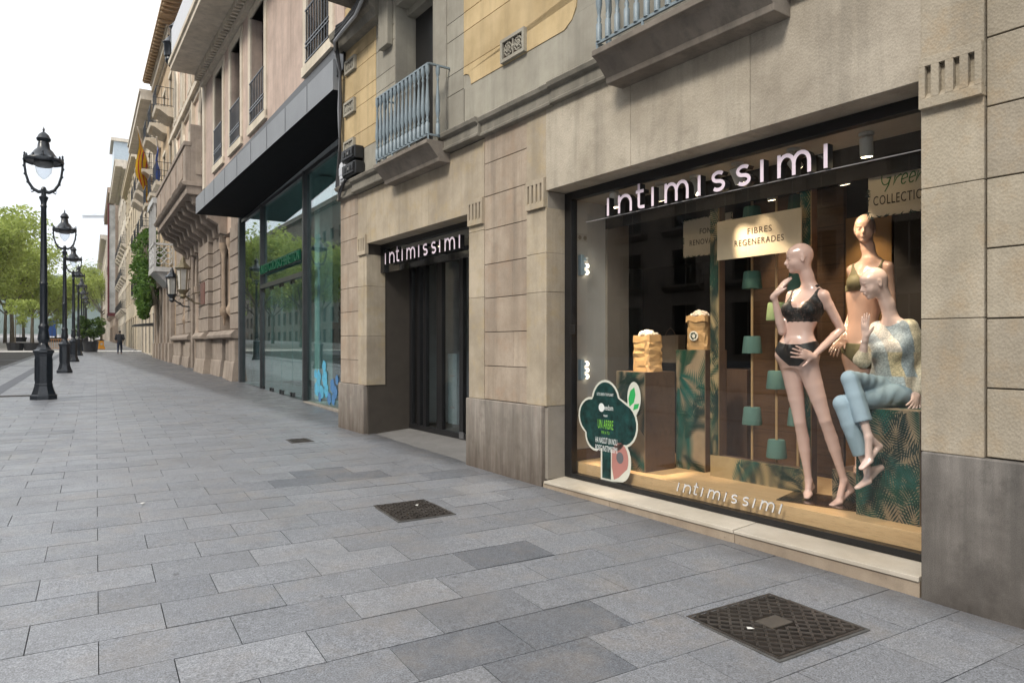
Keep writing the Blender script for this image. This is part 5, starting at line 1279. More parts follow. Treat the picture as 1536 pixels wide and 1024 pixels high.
# wall lanterns beside the arch
def wall_lantern(label, u, z, big, mt):
    o = thing('wall_lantern', label, 'lantern', H.p(-.26,u,z-.75), H.r, 'wrought iron lanterns beside the arched doorway')
    s = big; b = MB(); b.tube([(0.22,0,-.3),(-.1,0,-.28),(-.35,0,-.1),(-.55,0,.05),(-.55,0,.25)], .035, 6); b.tube([(0.2,0,.2),(-.2,0,.1),(-.3,0,-.05),(-.2,0,-.15)], .025, 6)
    b.lathe([(.05,-.12),(.14,-.02),(.10,.06),(.20,.20),(.22,.24)], 8, (-.55,0,0)); b.build('bracket', mt, o)
    b = MB().lathe([(.24*s,.95*s),(.28*s,1.0*s),(.18*s,1.12*s),(.10*s,1.2*s),(.06*s,1.35*s),(.01,1.45*s)], 8, (-.55,0,0))
    for k in range(6):
        a = k*math.pi/3; b.tube([(-.55+.2*math.cos(a),.2*math.sin(a),.22),(-.55+.23*s*math.cos(a),.23*s*math.sin(a),.97*s)], .016, 5)
    b.build('lantern_cage', mt, o); MB().lathe([(.15,.24),(.19*s,.96*s)], 6, (-.55,0,0)).build('lantern_glass', plain('milky_lantern_glass', (.55,.53,.48), .3) if 'milk' not in M else M['milk'], o)
M['milk'] = plain('milky_lantern_glass', (.55,.53,.48), .3); M['brass'] = plain('gilded_iron', (.17,.14,.085), .55, metal=.3)
wall_lantern('larger gilded wall lantern nearer the viewer by the arched doorway', 6.6, 4.2, 1.1, M['brass'])
wall_lantern('smaller dark iron wall lantern on the far side of the arched doorway', 10.3, 4.25, 1.0, M['iron'])
for lab, q in (('larger dark bell shaped lantern hanging high on the pink wall',P(266,76,27.)),('smaller bell shaped lantern farther along the pink wall',P(255,94,31.))):
    w_, u, z = H.inv(q); o = thing('hanging_lantern', lab, 'lantern', H.p(w_,u,z), H.r, 'bell lanterns on the pink house'); k = .62
    MB().tube([(-w_,0,2.2*k),(0,0,2.2*k),(0,0,1.9*k)], .03, 6).tube([(-w_,0,1.2*k),(-.1,0,1.95*k)], .025, 6).build('bracket', M['iron'], o)
    MB().lathe([(r*k,zz*k) for r,zz in ((.02,-.35),(.12,-.2),(.30,0),(.34,.2),(.28,.35),(.40,.42),(.40,1.3),(.5,1.38),(.3,1.6),(.08,1.9))], 10).build('lantern_body', M['iron'], o, auto=50)
# next house: pilastered ground floor, balconies, big timber eaves
N = Frame(*H.p(0,16.6,0)[:2], R(1.0))
h2 = facade('golden stone house with pilasters, stacked balconies and deep timber eaves', N, 0, 10, 18.3, [(1.0,4.6),(6.0,8.6),(10.2,12.6),(14.2,16.2)], 3, M['sand'], balc=(2,3), cornice=(.35,.5), surround=M['cream'], win_fr=.36, bd=.85)
b = MB()
for k in range(6): b.box(-.22,.0,.1+k*1.82,.75+k*1.82,-.2,4.9); b.box(-.30,.0,.04+k*1.82,.81+k*1.82,-.2,1.6)
b.build('pilaster', M['gothic'], h2, bev=.02); MB().box(-.35,.0,0,10,4.9,5.3).build('entablature', M['gothic'], h2)
b = MB(); b.box(-.85,.3,-.4,10.1,18.41,18.55)
for k in range(20): b.box(-.8,.0,-.2+k*.52,-.02+k*.52,18.26,18.405)
b.build('eaves', M['roofwood'], h2)
b = MB()                                                     # glazed white bay (miranda) with pierced parapet
b.box(-1.0,.0,.3,3.4,5.35,5.6); b.prism([(.0,4.6),(-.3,4.7),(-.9,5.35),(.0,5.35)], .5, 3.2, axis='y')
for w_, u in ((-.98,.32),(-.98,1.3),(-.98,2.3),(-.98,3.28),(-.05,.32)): b.box(w_,w_+.1,u,u+.1,5.6,9.0)
b.box(-1.05,.0,.25,3.45,8.9,9.2); b.box(-1.0,-.9,.3,3.4,6.75,6.85); b.box(-1.0,.0,.3,.4,6.75,6.85)
for k in range(5): 
    for q in range(3): b.tube([(-.95+.16*math.cos(t)*0,.55+k*.62+.2*math.cos(t),5.9+q*.3+.14*math.sin(t)) for t in np.linspace(0,6.28,11)], .03, 5)
for q in range(3):
    for k in range(2): b.tube([(-.7+k*.4+.18*math.cos(t),.35,5.9+q*.3+.14*math.sin(t)) for t in np.linspace(0,6.28,11)], .03, 5)
b.build('bay_window', plain('white_painted_iron_bay', (.50,.50,.49), .5), h2)
D2 = Frame(*N.p(0,10.05,0)[:2], R(.6))
facade('narrow cream house with small balconies just before the side street', D2, 0, 15, 17.9, [(.9,3.6),(5.4,7.7),(9.2,11.5),(13.,15.2)], 4, M['creamwall'], balc=(1,2,3), cornice=(.95,.6), surround=M['palewall'], bd=.8)
D3 = Frame(3.3, 73.5, R(.5))
facade('cream corner building with plain windows beyond the side street', D3, 0, 22, 19.5, [(1,4.2),(6.0,8.2),(9.6,11.8),(13.,15.2),(16.4,18.2)], 6, M['creamwall'], balc=(), cornice=(.5,.5))
D4 = Frame(3.2, 97, R(.5))
facade('pale stone block with iron balconies farther up the street', D4, 0, 26, 24., [(1,4.2),(6.0,8.4),(10.,12.4),(14.,16.2),(18.,20.2)], 6, M['palewall'], balc=(1,2,3), cornice=(1.2,.8))
D5 = Frame(2.6, 125, R(.4))
o = facade('brown stone block with a glass topped tower in the far distance', D5, 0, 34, 26, [(1,4.5),(6.5,9),(11,13.5),(15.5,18),(20,22.5)], 7, M['brownwall'], balc=(1,3), cornice=(1.,.8))
MB().box(.5,7,1,9,26.1,29.5).build('roof_tower', M['palewall'], o); MB().box(-.2,7.4,.6,9.4,29.5,33.5).build('glass_lantern', plain('pale_blue_glazing', (.40,.47,.53), .3), o); MB().box(-.6,7.8,.3,9.8,33.5,34).build('tower_roof', M['palewall'], o)
D6 = Frame(1.8, 165, R(.4))
facade('distant stone block closing the right side of the street', D6, 0, 70, 24, [(1,4.5),(6.5,9),(11,13.5),(15.5,18),(20,22)], 10, M['palewall'], balc=(), cornice=(1.,.8))
# ================================================================== SMALL THINGS ON THE FACADES
M['boxblack'] = plain('black_plastic_box', (.014,.015,.017), .4)
def ebox(label, u, z, h, mat, w=.16, l=.5):
    o = thing('junction_box', label, 'junction box', A.p(.02,u,z), A.r, 'cable boxes on the facade corner')
    MB().box(-w,0,-l/2,l/2,0,h).build('box_body', mat, o, bev=.02)
    b = MB(); b.box(-w-.02,-w+.0,-l/2+.03,l/2-.03,h*.12,h*.88)
    for k in range(4): b.box(-w-.03,-w,-l/2+.03+k*l/5,-l/2+.03+k*l/5+l*.1,h*.3,h*.7)
    b.build('ribbed_lid', mat, o, bev=.006); MB().box(-w-.022,-w-.0201,-.04,.04,h*.42,h*.6).build('maker_plate', M['white_wall'], o)
ebox('upper black ribbed cable box beside the far balcony', 8.25, 4.33, .2, M['boxblack'])
ebox('lower black ribbed cable box beside the far balcony', 8.22, 4.09, .2, M['boxblack'])
ebox('small white cable box left of the black boxes', 8.68, 4.10, .32, plain('white_plastic_box', (.62,.64,.68), .4), .08, .2)
M['cable'] = plain('grey_black_cable', (.035,.035,.038), .6)
o = thing('cable_bundle', 'dark cable bundle running down the corner beside the canopy and up under the balcony', 'cables', A.p(0,8.75,4.1), A.r)
rr_ = random.Random(2)
for k in range(6):
    dx = .018*k
    pts = [(-.02-dx*.5,-.02+dx+.1,-.05),(-.02-dx*.5,.10-dx*.6,.5),(-.03,.12-dx+.02*rr_.random(),1.2),(-.03-dx*.4,.08-dx,1.8),(-.16,-.02-dx,2.08+.02*k),(-.27-.01*k,-.30-.04*k,2.10+.03*k),(-.29,-.7,2.12+.025*k),(-.29,-1.15,2.16+.03*k),(-.30,-1.5,2.32+.02*k),(-.22,-1.7,2.6)]
    MB().tube([tuple(p) for p in pts], .016+.009*rr_.random(), 7).build('cable', M['cable'] if k else plain('pale_conduit', (.30,.31,.33), .5), o)
for k in range(5):
    MB().tube([(-.05,-.25-.05*k,.0),(-.10,-.05-.06*k,-.12+.03*k),(-.06,.08,-.2-.02*k),(-.03,.15,-.05)], .01, 5).build('cable', M['cable'], o)
# flags
def flag(label, pos, pole, cloth, stripes, drop, wd):
    o = thing('flag', label, 'flag', pos, 0, 'flags on slanted poles')
    MB().tube([(0,0,0),pole], .05, 6).build('flagpole', M['palewall'], o)
    p1 = np.array(pole); b = MB(); n, m = 10, 14
    for j in range(m+1):
        for i in range(n+1):
            t = i/n; q = p1*(1-.62*t*(wd/ 2)); b.v.append((q[0]+.12*math.sin(5*t+.4*j)*min(1,j/4), q[1]+.25*math.sin(6*t+j*.3), q[2]-drop*j/m*(1-.15*t)-.15*t))
    for j in range(m):
        for i in range(n):
            a = j*(n+1)+i; b.f.append((a,a+1,a+n+2,a+n+1)); b.m.append(i*stripes//n % 2 if stripes else 0)
    b.build('flag_cloth', cloth, o, smooth=True)
M['yellow'] = plain('yellow_flag_cloth', (.80,.48,.02), .8); M['red'] = plain('red_flag_cloth', (.55,.04,.03), .8); M['blueflag'] = plain('blue_flag_cloth', (.03,.10,.50), .8)
flag('yellow flag with red stripes hanging from a slanted pole', tuple(P(226,262,47)), tuple(P(206,190,45.5)-P(226,262,47)), [M['yellow'],M['red']], 7, 3.3, 2.7)
flag('plain blue flag hanging beside the striped one', tuple(P(241,262,40)), tuple(P(235,205,39)-P(241,262,40)), [M['blueflag'],M['blueflag']], 0, 2.4, 1.3)
# ================================================================== STREET LAMPS
M['lampglass'] = glass('lamp_globe_glass', (.86,.88,.90), 1.45, ref=1.2)
def lamp_master(label, x, y):
    o = thing('street_lamp', label, 'street lamp', (x,y,gz(y)), 0, 'cast iron street lamps in a row')
    b = MB(); off = .5
    b.lathe([(.33,-.05),(.33,.09),(.30,.11),(.26,.20),(.225,.30),(.225,.34),(.212,.36),(.212,.98),(.225,1.0),(.225,1.03),(.26,1.06),(.26,1.10),(.20,1.13),(.15,1.18),(.115,1.24)], 8, off=off)
    b.build('pedestal', M['iron'], o, bev=.008)
    b = MB()
    for k in range(8):
        a = math.pi*k/4; c, s = math.cos(a), math.sin(a); r = .1975
        def q(t, z): return (c*r-s*t, s*r+c*t, z)
        for t0,t1,z0,z1 in ((-.062,.062,.42,.44),(-.062,.062,.90,.92),(-.062,-.046,.44,.90),(.046,.062,.44,.90)):
            vs = [q(t,z) for t,z in ((t0,z0),(t1,z0),(t1,z1),(t0,z1))]; vs2 = [(v[0]+c*.008,v[1]+s*.008,v[2]) for v in vs]
            b.add(vs+vs2, [(4,5,6,7),(0,1,5,4),(1,2,6,5),(2,3,7,6),(3,0,4,7)])
    b.build('pedestal_panel', M['iron'], o)
    b = MB().lathe([(.115,1.24),(.10,1.27),(.12,1.30),(.145,1.36),(.13,1.46),(.108,1.58),(.125,1.62),(.125,1.66),(.10,1.69),(.092,1.74),(.088,2.6),(.10,2.63),(.085,2.66),(.064,4.35),(.085,4.38),(.065,4.41),(.07,4.48),(.105,4.56),(.108,4.59),(.06,4.62),(.05,4.72),(.07,4.76),(.04,4.82)], 16)
    b.build('shaft', M['iron'], o, auto=45)
    b = MB()
    for s in (1,-1):                                         # lyre arms
        pts = [(0,0,4.72),(s*.12,0,4.70),(s*.24,0,4.76),(s*.34,0,4.90),(s*.40,0,5.08),(s*.425,0,5.26),(s*.43,0,5.40)]
        b.tube(pts, [.045,.04,.036,.032,.03,.028,.03], 8)
        for i in range(1,6): 
            p = pts[i]; b.ball((p[0]+s*.03,0,p[2]), (.022,.02,.03), 6)
        b.tube([(s*.20,0,4.72),(s*.27,0,4.68),(s*.30,0,4.73),(s*.27,0,4.76)], .016, 6)
        b.tube([(s*.42,0,5.38),(s*.34,0,5.32),(s*.26,0,5.30),(s*.20,0,5.31),(s*.18,0,5.35),(s*.21,0,5.37)], .014, 6)
    b.build('lyre_frame', M['iron'], o, auto=60)
    b = MB().lathe([(.40,5.40),(.46,5.36),(.475,5.40),(.46,5.44),(.40,5.46),(.33,5.50),(.27,5.56),(.22,5.63),(.15,5.69),(.135,5.80),(.12,5.84),(.16,5.87),(.172,5.91),(.15,5.94),(.12,6.0),(.06,6.05),(.025,6.07),(.02,6.09),(.032,6.115),(.022,6.14),(.005,6.19)], 24)
    b.build('hood', M['iron'], o, auto=45)
    b = MB()
    for k in range(12):
        a = math.pi*k/6; c, s = math.cos(a)*.43, math.sin(a)*.43; h = .15 if k % 3 == 0 else .085
        b.lathe([(.025,0),(.034,h*.35),(.018,h*.65),(.03,h*.8),(.004,h)], 6, (c,s,5.43))
    b.build('crest', M['iron'], o)
    MB().lathe([(.20,5.42),(.235,5.36),(.23,5.30),(.19,5.28)], 20).build('reflector_collar', plain('grey_metal_collar', (.20,.20,.20), .4), o)
    MB().lathe([(.19,5.30),(.195,5.24),(.175,5.15),(.12,5.07),(.05,5.01),(.008,4.985)], 20).build('globe', M['lampglass'], o, smooth=True)
    for k_ in kids(o): k_.scale = (.84,.84,1)
    return o
lm = lamp_master('nearest black iron street lamp with lyre shaped head, standing alone at left', -1.02, 19.0)
ords = ['second','third','fourth','fifth','sixth','seventh','eighth']
for k in range(7):
    y = 31.3+12.05*k
    dup(lm, (-1.02, y, gz(y)), 0.1*k, '%s black iron street lamp counting away from the nearest one' % ords[k])
# ================================================================== TREES
M['bark'] = plain('plane_tree_bark', (.16,.135,.10), .9, var=.35, scale=5, bump=.4, bscale=25)
def leafmat(name, a, b_):
    t = NT(name); at = t.n('ShaderNodeAttribute', attribute_name='tone'); c = t.mix(a, b_, at.outputs['Fac'])
    bs = t.n('ShaderNodeBsdfPrincipled', **{'Base Color': c, 'Roughness': .6, 'Specular IOR Level': .3}); tl = t.n('ShaderNodeBsdfTranslucent', Color=c); m = t.n('ShaderNodeMixShader', Fac=.4)
    t.t.links.new(bs.outputs[0], m.inputs[1]); t.t.links.new(tl.outputs[0], m.inputs[2]); t.t.links.new(m.outputs[0], t.out.inputs[0]); return t.mat
M['leaf_spring'] = leafmat('spring_plane_leaves', (.23,.29,.06), (.50,.58,.17)); M['leaf_ivy'] = leafmat('ivy_leaves', (.03,.085,.015), (.16,.27,.05)); M['leaf_dark'] = leafmat('dark_citrus_leaves', (.02,.05,.012), (.10,.16,.03))
def leaves(name, centres, rad, per, size, mat, parent, seed, flat=.75):
    r = np.random.default_rng(seed); C = np.repeat(np.array(centres), per, 0); n = len(C)
    d = r.normal(size=(n,3)); d /= np.linalg.norm(d,axis=1)[:,None]; rr = np.repeat(np.array(rad), per)*np.cbrt(r.random(n))*1.0
    p = C+d*rr[:,None]*np.array([1,1,flat]); a = r.normal(size=(n,3)); a /= np.linalg.norm(a,axis=1)[:,None]; b_ = np.cross(a, r.normal(size=(n,3))); b_ /= np.linalg.norm(b_,axis=1)[:,None]
    s = size*(.6+.8*r.random(n))[:,None]; V = np.stack([p-a*s, p+b_*s*.6, p+a*s, p-b_*s*.6],1).reshape(-1,3)
    me = bpy.data.meshes.new(name); F_ = np.arange(4*n).reshape(-1,4); me.from_pydata(V.tolist(), [], F_.tolist()); me.materials.append(mat)
    at = me.attributes.new('tone','FLOAT','FACE'); tone = np.clip(np.repeat(r.random(len(centres)),per)*.45+r.random(n)*.55, 0, 1); at.data.foreach_set('value', tone.astype(np.float32))
    o = bpy.data.objects.new(name, me); COL.objects.link(o); o.parent = parent; return o
def plane_tree(label, x, y, h, cr, seed, group='plane trees along the promenade'):
    r = random.Random(seed); o = thing('plane_tree', label, 'tree', (x,y,gz(y)), r.random()*6, group)
    b = MB(); tips = []; th = h*.34
    b.tube([(0,0,-.2),(.05,.02,th*.5),(.0,.1,th)], [.28,.22,.19], 9)
    def branch(p, d, L, rad, lvl):
        q = [p+d*L*t+np.array([0,0,.12*L*t*t]) for t in (0,.5,1)]
        b.tube(q, [rad,rad*.75,rad*.5], 6)
        e = q[-1]; tips.append(e)
        if lvl < 3:
            for k in range(3 if lvl < 2 else 2):
                dd = d+np.array([r.uniform(-.8,.8),r.uniform(-.8,.8),r.uniform(-.15,.6)]); branch(q[1] if k == 0 else e, unit(dd), L*r.uniform(.6,.8), rad*.5, lvl+1)
    for k in range(5):
        a = k*1.257+r.uniform(-.3,.3); branch(np.array([0,.05,th*r.uniform(.85,1)]), unit([math.cos(a)*.9,math.sin(a)*.9,r.uniform(.5,1.3)]), h*.22, .11, 0)
    b.build('trunk', M['bark'], o, smooth=True)
    cs, rd = [], []
    top = max(t[2] for t in tips); k = cr/max(1e-3, max(math.hypot(t[0],t[1]) for t in tips)); 
    for t in tips:
        c = np.array([t[0]*k, t[1]*k, th*.95+(t[2]-th*.95)*(h*.93-th)/(top-th*.9)])
        cs.append(c+np.array([r.uniform(-.3,.3) for _ in range(3)])); rd.append(r.uniform(.6,1.25)*cr/4.)
    leaves('crown', cs, rd, 80, .17, M['leaf_spring'], o, seed); return o
ta = plane_tree('tall yellow green plane tree at the left edge behind the nearest lamp', -9.0, 79, 14.5, 6.2, 1)
tb = plane_tree('rounded plane tree at the far end of the street beside the red banner', 1.0, 178, 19, 9.5, 2)
spots = [(-15.5,84,1.0,'plane tree to the left of the tall one, cut by the picture edge'),(-8.2,97,.93,'second plane tree in the row behind the tall left one'),(-14.5,104,.95,'plane tree in the outer row with a lower crown'),(-7.6,117,.88,'third plane tree in the row, half hidden by the one before'),(-11.5,126,.95,'outer plane tree halfway down the promenade'),(-7.2,140,.85,'fourth plane tree in the row towards the hills'),(-20,92,1.05,'plane tree across the roadway at far left'),(-11.,150,.95,'outer plane tree near the end of the row'),(-7,168,.8,'last plane tree of the row below the hills'),(-21,120,1.,'plane tree across the roadway farther up')]
for k,(x,y,s,l) in enumerate(spots): dup(ta, (x,y,gz(y)), k*1.3, l, scale=s)
dup(tb, (2.2,205,gz(205)), 2., 'farthest plane tree closing the view behind the rounded one')
# trees behind and beside us that only the shop windows mirror are the same row carried on
# ================================================================== PLANTERS, PERSON, FENCES
M['tub'] = plain('black_plastic_tub', (.022,.022,.024), .5)
def planter(label, x, y, r, h, kind):
    o = thing('planter', label, 'planter', (x,y,gz(y)), 0, 'black tub planters')
    MB().lathe([(r*.82,-.02),(r,h-.06),(r+.03,h-.05),(r+.03,h),(r-.04,h),(r-.06,h-.08),(.02,h-.09)], 20).build('tub', M['tub'], o, auto=40)
    if kind == 'shrub':
        rr = random.Random(5); MB().tube([(0,0,h-.1),(.05,0,h+.6),(0,.05,h+1.0)], .05, 6).build('stem', M['bark'], o)
        cs = [np.array([rr.uniform(-.75,.75),rr.uniform(-.75,.75),h+.5+rr.uniform(0,1.35)]) for _ in range(26)]
        leaves('foliage', cs, [.42]*26, 60, .11, M['leaf_dark'], o, 8)
    elif kind == 'sapling':
        MB().tube([(0,0,h-.1),(.03,0,3.2)], [.05,.025], 6).build('stem', M['bark'], o)
        rr = random.Random(int(x*10)); cs = [np.array([rr.uniform(-.6,.6),rr.uniform(-.6,.6),2.6+rr.uniform(0,1.6)]) for _ in range(14)]
        leaves('foliage', cs, [.4]*14, 40, .10, M['leaf_spring'], o, int(y))
def gxy(x, y):                                              # ground point seen at a picture position
    d = fw+rt*(x-CX)/FPX+np.array([0,0,(HY-y)/FPX]); t = -EYE/(d[2]-SLOPE*d[1]); return d[0]*t, d[1]*t
for lab, px, py, r, h, kd in (('large black tub with a bushy dark green shrub beyond the lamp row',136,527.5,.58,.85,'shrub'),('black tub with a thin sapling at the far left',23,525.4,.66,.66,'sapling'),('black tub with a sapling just left of the nearest lamp',48,525.4,.66,.66,'sapling'),
                         ('small black tub farther up between the lamps',148,517.5,.62,.7,'none'),('black tub on the promenade left of the second lamp',78,512.8,.9,.75,'sapling'),('black tub behind the second lamp post',90,512.6,.9,.75,'sapling'),('black tub in the shade of the left trees',30,512.5,1.,.8,'sapling')):
    x, y = gxy(px,py); planter(lab, x, y, r, h, kd)
M['fluoro'] = plain('yellow_orange_barrier', (.75,.33,.03), .5)
x, y = gxy(151,523.5); o = thing('traffic_barrier', 'yellow orange plastic barrier block beside the big shrub tub', 'barrier', (x,y,gz(y)), .3)
MB().prism([(-.32,0),(.32,0),(.32,.15),(.22,.3),(.2,.78),(-.2,.78),(-.22,.3),(-.32,.15)], -.25, .25, axis='y').build('barrier_body', M['fluoro'], o, bev=.03); MB().box(-.1,.1,-.253,-.2505,.4,.6).build('reflector', M['white_wall'], o)
x, y = gxy(84,524); o = thing('crowd_fence', 'low orange and white site fence between the first two lamps', 'fence', (x,y,gz(y)), .1)
b = MB()
for k in range(13): b.box(-1.1+k*.18,-1.07+k*.18,-.02,.02,.1,.9)
b.box(-1.12,1.1,-.02,.02,.9,.96); b.box(-1.12,1.1,-.02,.02,.08,.13); b.build('fence_rail', plain('faded_orange_fence', (.55,.27,.12), .6), o); MB().box(-1.0,-.92,-.3,.3,0,.08).box(.92,1.,-.3,.3,0,.08).build('foot', M['tub'], o)
x, y = gxy(76,511); o = thing('notice_board', 'bright blue notice board seen past the nearest lamp post', 'sign board', (x,y,gz(y)), .4)
MB().box(-.9,.9,-.05,.05,.9,4.2).build('board_panel', plain('bright_blue_panel', (.05,.14,.45), .5), o); MB().box(-.8,-.7,-.04,.04,0,.9).box(.7,.8,-.04,.04,0,.9).build('post', M['tub'], o)
x, y = gxy(166,504.6); o = thing('advertising_column', 'red advertising panel at the far end of the pavement', 'sign board', (x,y,gz(y)), .2)
MB().box(-.9,.9,-.15,.15,.6,6.5).build('board_panel', plain('red_panel', (.50,.05,.04), .5), o); MB().box(-.2,.2,-.1,.1,0,.6).build('post', M['tub'], o)
# walking person, seen from behind
x, y = gxy(179.5,530.5); ph = np.array([x,y,gz(y)])
o = thing('person', 'person in dark jacket and jeans walking away along the pavement', 'person', tuple(ph), -.1)
pb = Body((-.42,-.40,-.02), (.42,.44,1.74), .011)
pb.torso([((0,0,.80),.16,.11,(0,1)),((0,0,.95),.18,.13,(0,1)),((0,.01,1.1),.17,.12,(0,1)),((0,.03,1.3),.21,.13,(0,1)),((0,.03,1.42),.17,.09,(0,1)),((0,.03,1.48),.06,.06,(0,1))])
pb.chain([(.09,0,.85),(.10,.16,.47),(.10,.10,.07)], [.095,.062,.045]); pb.cone((.10,.08,.04),(.10,.24,.04),.045,.035)
pb.chain([(-.09,0,.85),(-.10,-.02,.46),(-.10,-.22,.12)], [.095,.062,.045]); pb.cone((-.10,-.24,.10),(-.10,-.10,.03),.04,.035)
for s in (1,-1): pb.chain([(s*.2,.02,1.40),(s*.27,-.02*s,1.12),(s*.21,.10,.96)], [.06,.055,.035]); hand(pb, np.array([s*.21,.10,.96]), (0,.2,-.9), (-s,0,0), -s if False else s, 25, 3, .95)
pb.cone((0,.04,1.45),(0,.06,1.56),.055,.05); pb.ell((0,.07,1.62),(.075,.095,.115)); pb.ell((0,.15,1.58),(.05,.03,.05)); pb.cone((0,.165,1.62),(0,.18,1.595),.008,.012)
for s in (1,-1): pb.ell((s*.077,.07,1.61),(.01,.02,.03))
M['pskin'] = plain('person_skin', (.30,.18,.13), .6); V, Fc = pb.mesh(); mesh_obj('body', V, Fc, M['pskin'], o, np.zeros(3))
gg_ = np.stack(np.meshgrid(*[pb.lo[i]+pb.vox*np.arange(pb.n[i]) for i in range(3)], indexing='ij'), -1); Z = gg_[...,2]
arm_ = (np.abs(gg_[...,0]) > .165)&(Z < 1.02)
jk = np.where(arm_, .02, np.maximum(pb.d-.016, np.maximum(.84-Z, Z-1.50))); V, Fc = pb.mesh(jk); mesh_obj('jacket', V, Fc, plain('dark_navy_jacket', (.012,.013,.018), .8), o, np.zeros(3))
tr = np.where(np.abs(gg_[...,0]) > .19, .02, np.maximum(pb.d-.009, np.maximum(.10-Z, Z-.88))); V, Fc = pb.mesh(tr); mesh_obj('trousers', V, Fc, plain('dark_blue_jeans', (.016,.022,.045), .8), o, np.zeros(3))
hr = np.maximum(np.linalg.norm((gg_-np.array([0,.055,1.635]))/np.array([.082,.098,.112]),axis=-1)*.09-.09, gg_[...,1]-.12); V, Fc = pb.mesh(hr); mesh_obj('hair', V, Fc, plain('dark_hair', (.012,.009,.008), .7), o, np.zeros(3))
# pigeon
x, y = gxy(201,527.5); o = thing('pigeon', 'small dark pigeon on the pavement right of the walking person', 'bird', (x,y,gz(y)), 1.9)
pb = Body((-.12,-.24,-.01), (.12,.24,.34), .007); pb.ell((0,0,.14),(.055,.12,.06)); pb.cone((0,.08,.17),(0,.11,.25),.035,.025); pb.ell((0,.12,.26),(.026,.032,.027)); pb.cone((0,.145,.258),(0,.175,.25),.008,.004,.005); pb.cone((0,-.08,.13),(0,-.21,.10),.04,.02); pb.ell((0,-.2,.10),(.035,.06,.012))
for s in (1,-1): pb.cone((s*.025,.01,.09),(s*.025,.02,.01),.010,.007,.006); pb.cone((s*.025,.0,.008),(s*.025,.055,.008),.006,.005,.005); pb.ell((s*.05,-.02,.15),(.015,.11,.045))
V, Fc = pb.mesh(); mesh_obj('body', V, Fc, plain('slate_grey_feathers', (.05,.052,.06), .7, .3, 30), o, np.zeros(3))
# climbing plant over the balconies of the second house
rr = random.Random(12); q0 = N.p(-.95,6.5,4.9); o = thing('climbing_plant', 'dense green creeper hanging from the balconies past the white bay', 'plant', q0, N.r)
cs, rd = [], []
for k in range(70):
    u = rr.uniform(-2.6,5.5); z = rr.uniform(-.6,3.3); cs.append(np.array([rr.uniform(-.2,.5),u,z])); rd.append(rr.uniform(.3,.5))
for k in range(26): cs.append(np.array([rr.uniform(-.3,.2),rr.uniform(-2.2,2.),rr.uniform(-1.6,.0)])); rd.append(.3)
leaves('foliage', cs, rd, 75, .10, M['leaf_ivy'], o, 3, 1.)
b = MB()
for k in range(12): 
    u = -2.5+k*.6; b.tube([(.5,u*.5,-1.),(.1,u,.8),(-.1,u+.2,2.),(.1,u*.9,3.2)], .03, 5)
b.build('stem', M['bark'], o)
# white and dark red scaffold banner at the corner building
o = thing('vertical_banner', 'tall dark red edged banner hung on the corner of the distant facade', 'banner', tuple(P(168,472,104)), .1)
MB().box(-.38,.4,-.2,.2,0,16.4).build('banner_panel', plain('grey_white_banner_print', (.45,.46,.47), .7, 0., .5, .5), o); MB().box(-.56,-.38,-.25,.25,-.2,16.6).box(-.38,.4,-.25,.25,-.2,.3).build('banner_edge', plain('dark_red_edge', (.12,.02,.025), .7), o)
# entrance awning
x, y = gxy(237-8,531); o = thing('entrance_awning', 'small dark entrance awning with a pale pane farther along the pavement', 'awning', D2.p(-.02,1.2,2.7), D2.r)
MB().prism([(0,.25),(-1.3,.10),(-1.3,0.0),(0,.05)], -1.4, 1.4, axis='y').build('awning_canopy', M['steel'], o, bev=.01); MB().box(-.05,-.001,-1.2,1.2,-1.9,-.02).build('awning_backboard', plain('pale_door_glass', (.45,.50,.48), .3), o)
# tower cranes far off
M['crane'] = plain('grey_crane_lattice', (.35,.36,.38), .6)
def crane(label, px, py, D, L, hgt):
    c = P(px,py,D); o = thing('tower_crane', label, 'crane', (c[0],c[1],gz(c[1])), 0, 'tower cranes on the skyline'); b = MB()
    def truss(p0, p1, s, n):
        p0, p1 = np.array(p0,float), np.array(p1,float); d = unit(p1-p0); a = unit(np.cross(d,[.3,.2,1])); e = np.cross(d,a)
        co = [a*s,-a*s,e*s*1.4]
        for q in co: b.tube([p0+q,p1+q], .16, 4)
        for i in range(n):
            for j in range(3): b.tube([p0+(p1-p0)*i/n+co[j], p0+(p1-p0)*(i+1)/n+co[(j+1)%3]], .09, 4)
    z = c[2]-gz(c[1]); truss((0,0,0),(0,0,z+6),.9,24); b.build('mast', M['crane'], o); b = MB()
    j = -rt*L; truss((-j[0]*.3,-j[1]*.3,z),(j[0],j[1],z),.8,34); b.tube([(0,0,z+6),(j[0]*.7,j[1]*.7,z+.8)], .08, 4); b.build('jib', M['crane'], o)
    MB().box(-1.2,1.2,-1.2,1.2,z-1.5,z+1).build('cab', M['crane'], o)
crane('nearer tower crane whose thin jib crosses the white sky', 176, 324, 420, 21, 80); crane('farther tower crane with a fainter lower jib', 172, 370, 560, 12, 80)
# hills
def hills():
    b = MB(); n = 60; r = np.random.default_rng(3)
    xs = np.linspace(-1500,900,n); hh = 118+24*np.sin(xs/230+1)+14*np.sin(xs/90)+5*r.normal(size=n)
    for row,(yy,k) in enumerate(((1250,0.),(1400,.55),(1600,1.))):
        for x, h in zip(xs,hh): b.v.append((x,yy,12+h*k))
    for j in range(2):
        for i in range(n-1): a = j*n+i; b.f.append((a,a+1,a+n+1,a+n)); b.m.append(0)
    o = b.build('hills', plain('wooded_hills', (.045,.075,.05), .95, var=.3, scale=.01), smooth=True); o['kind'] = 'structure'
hills()
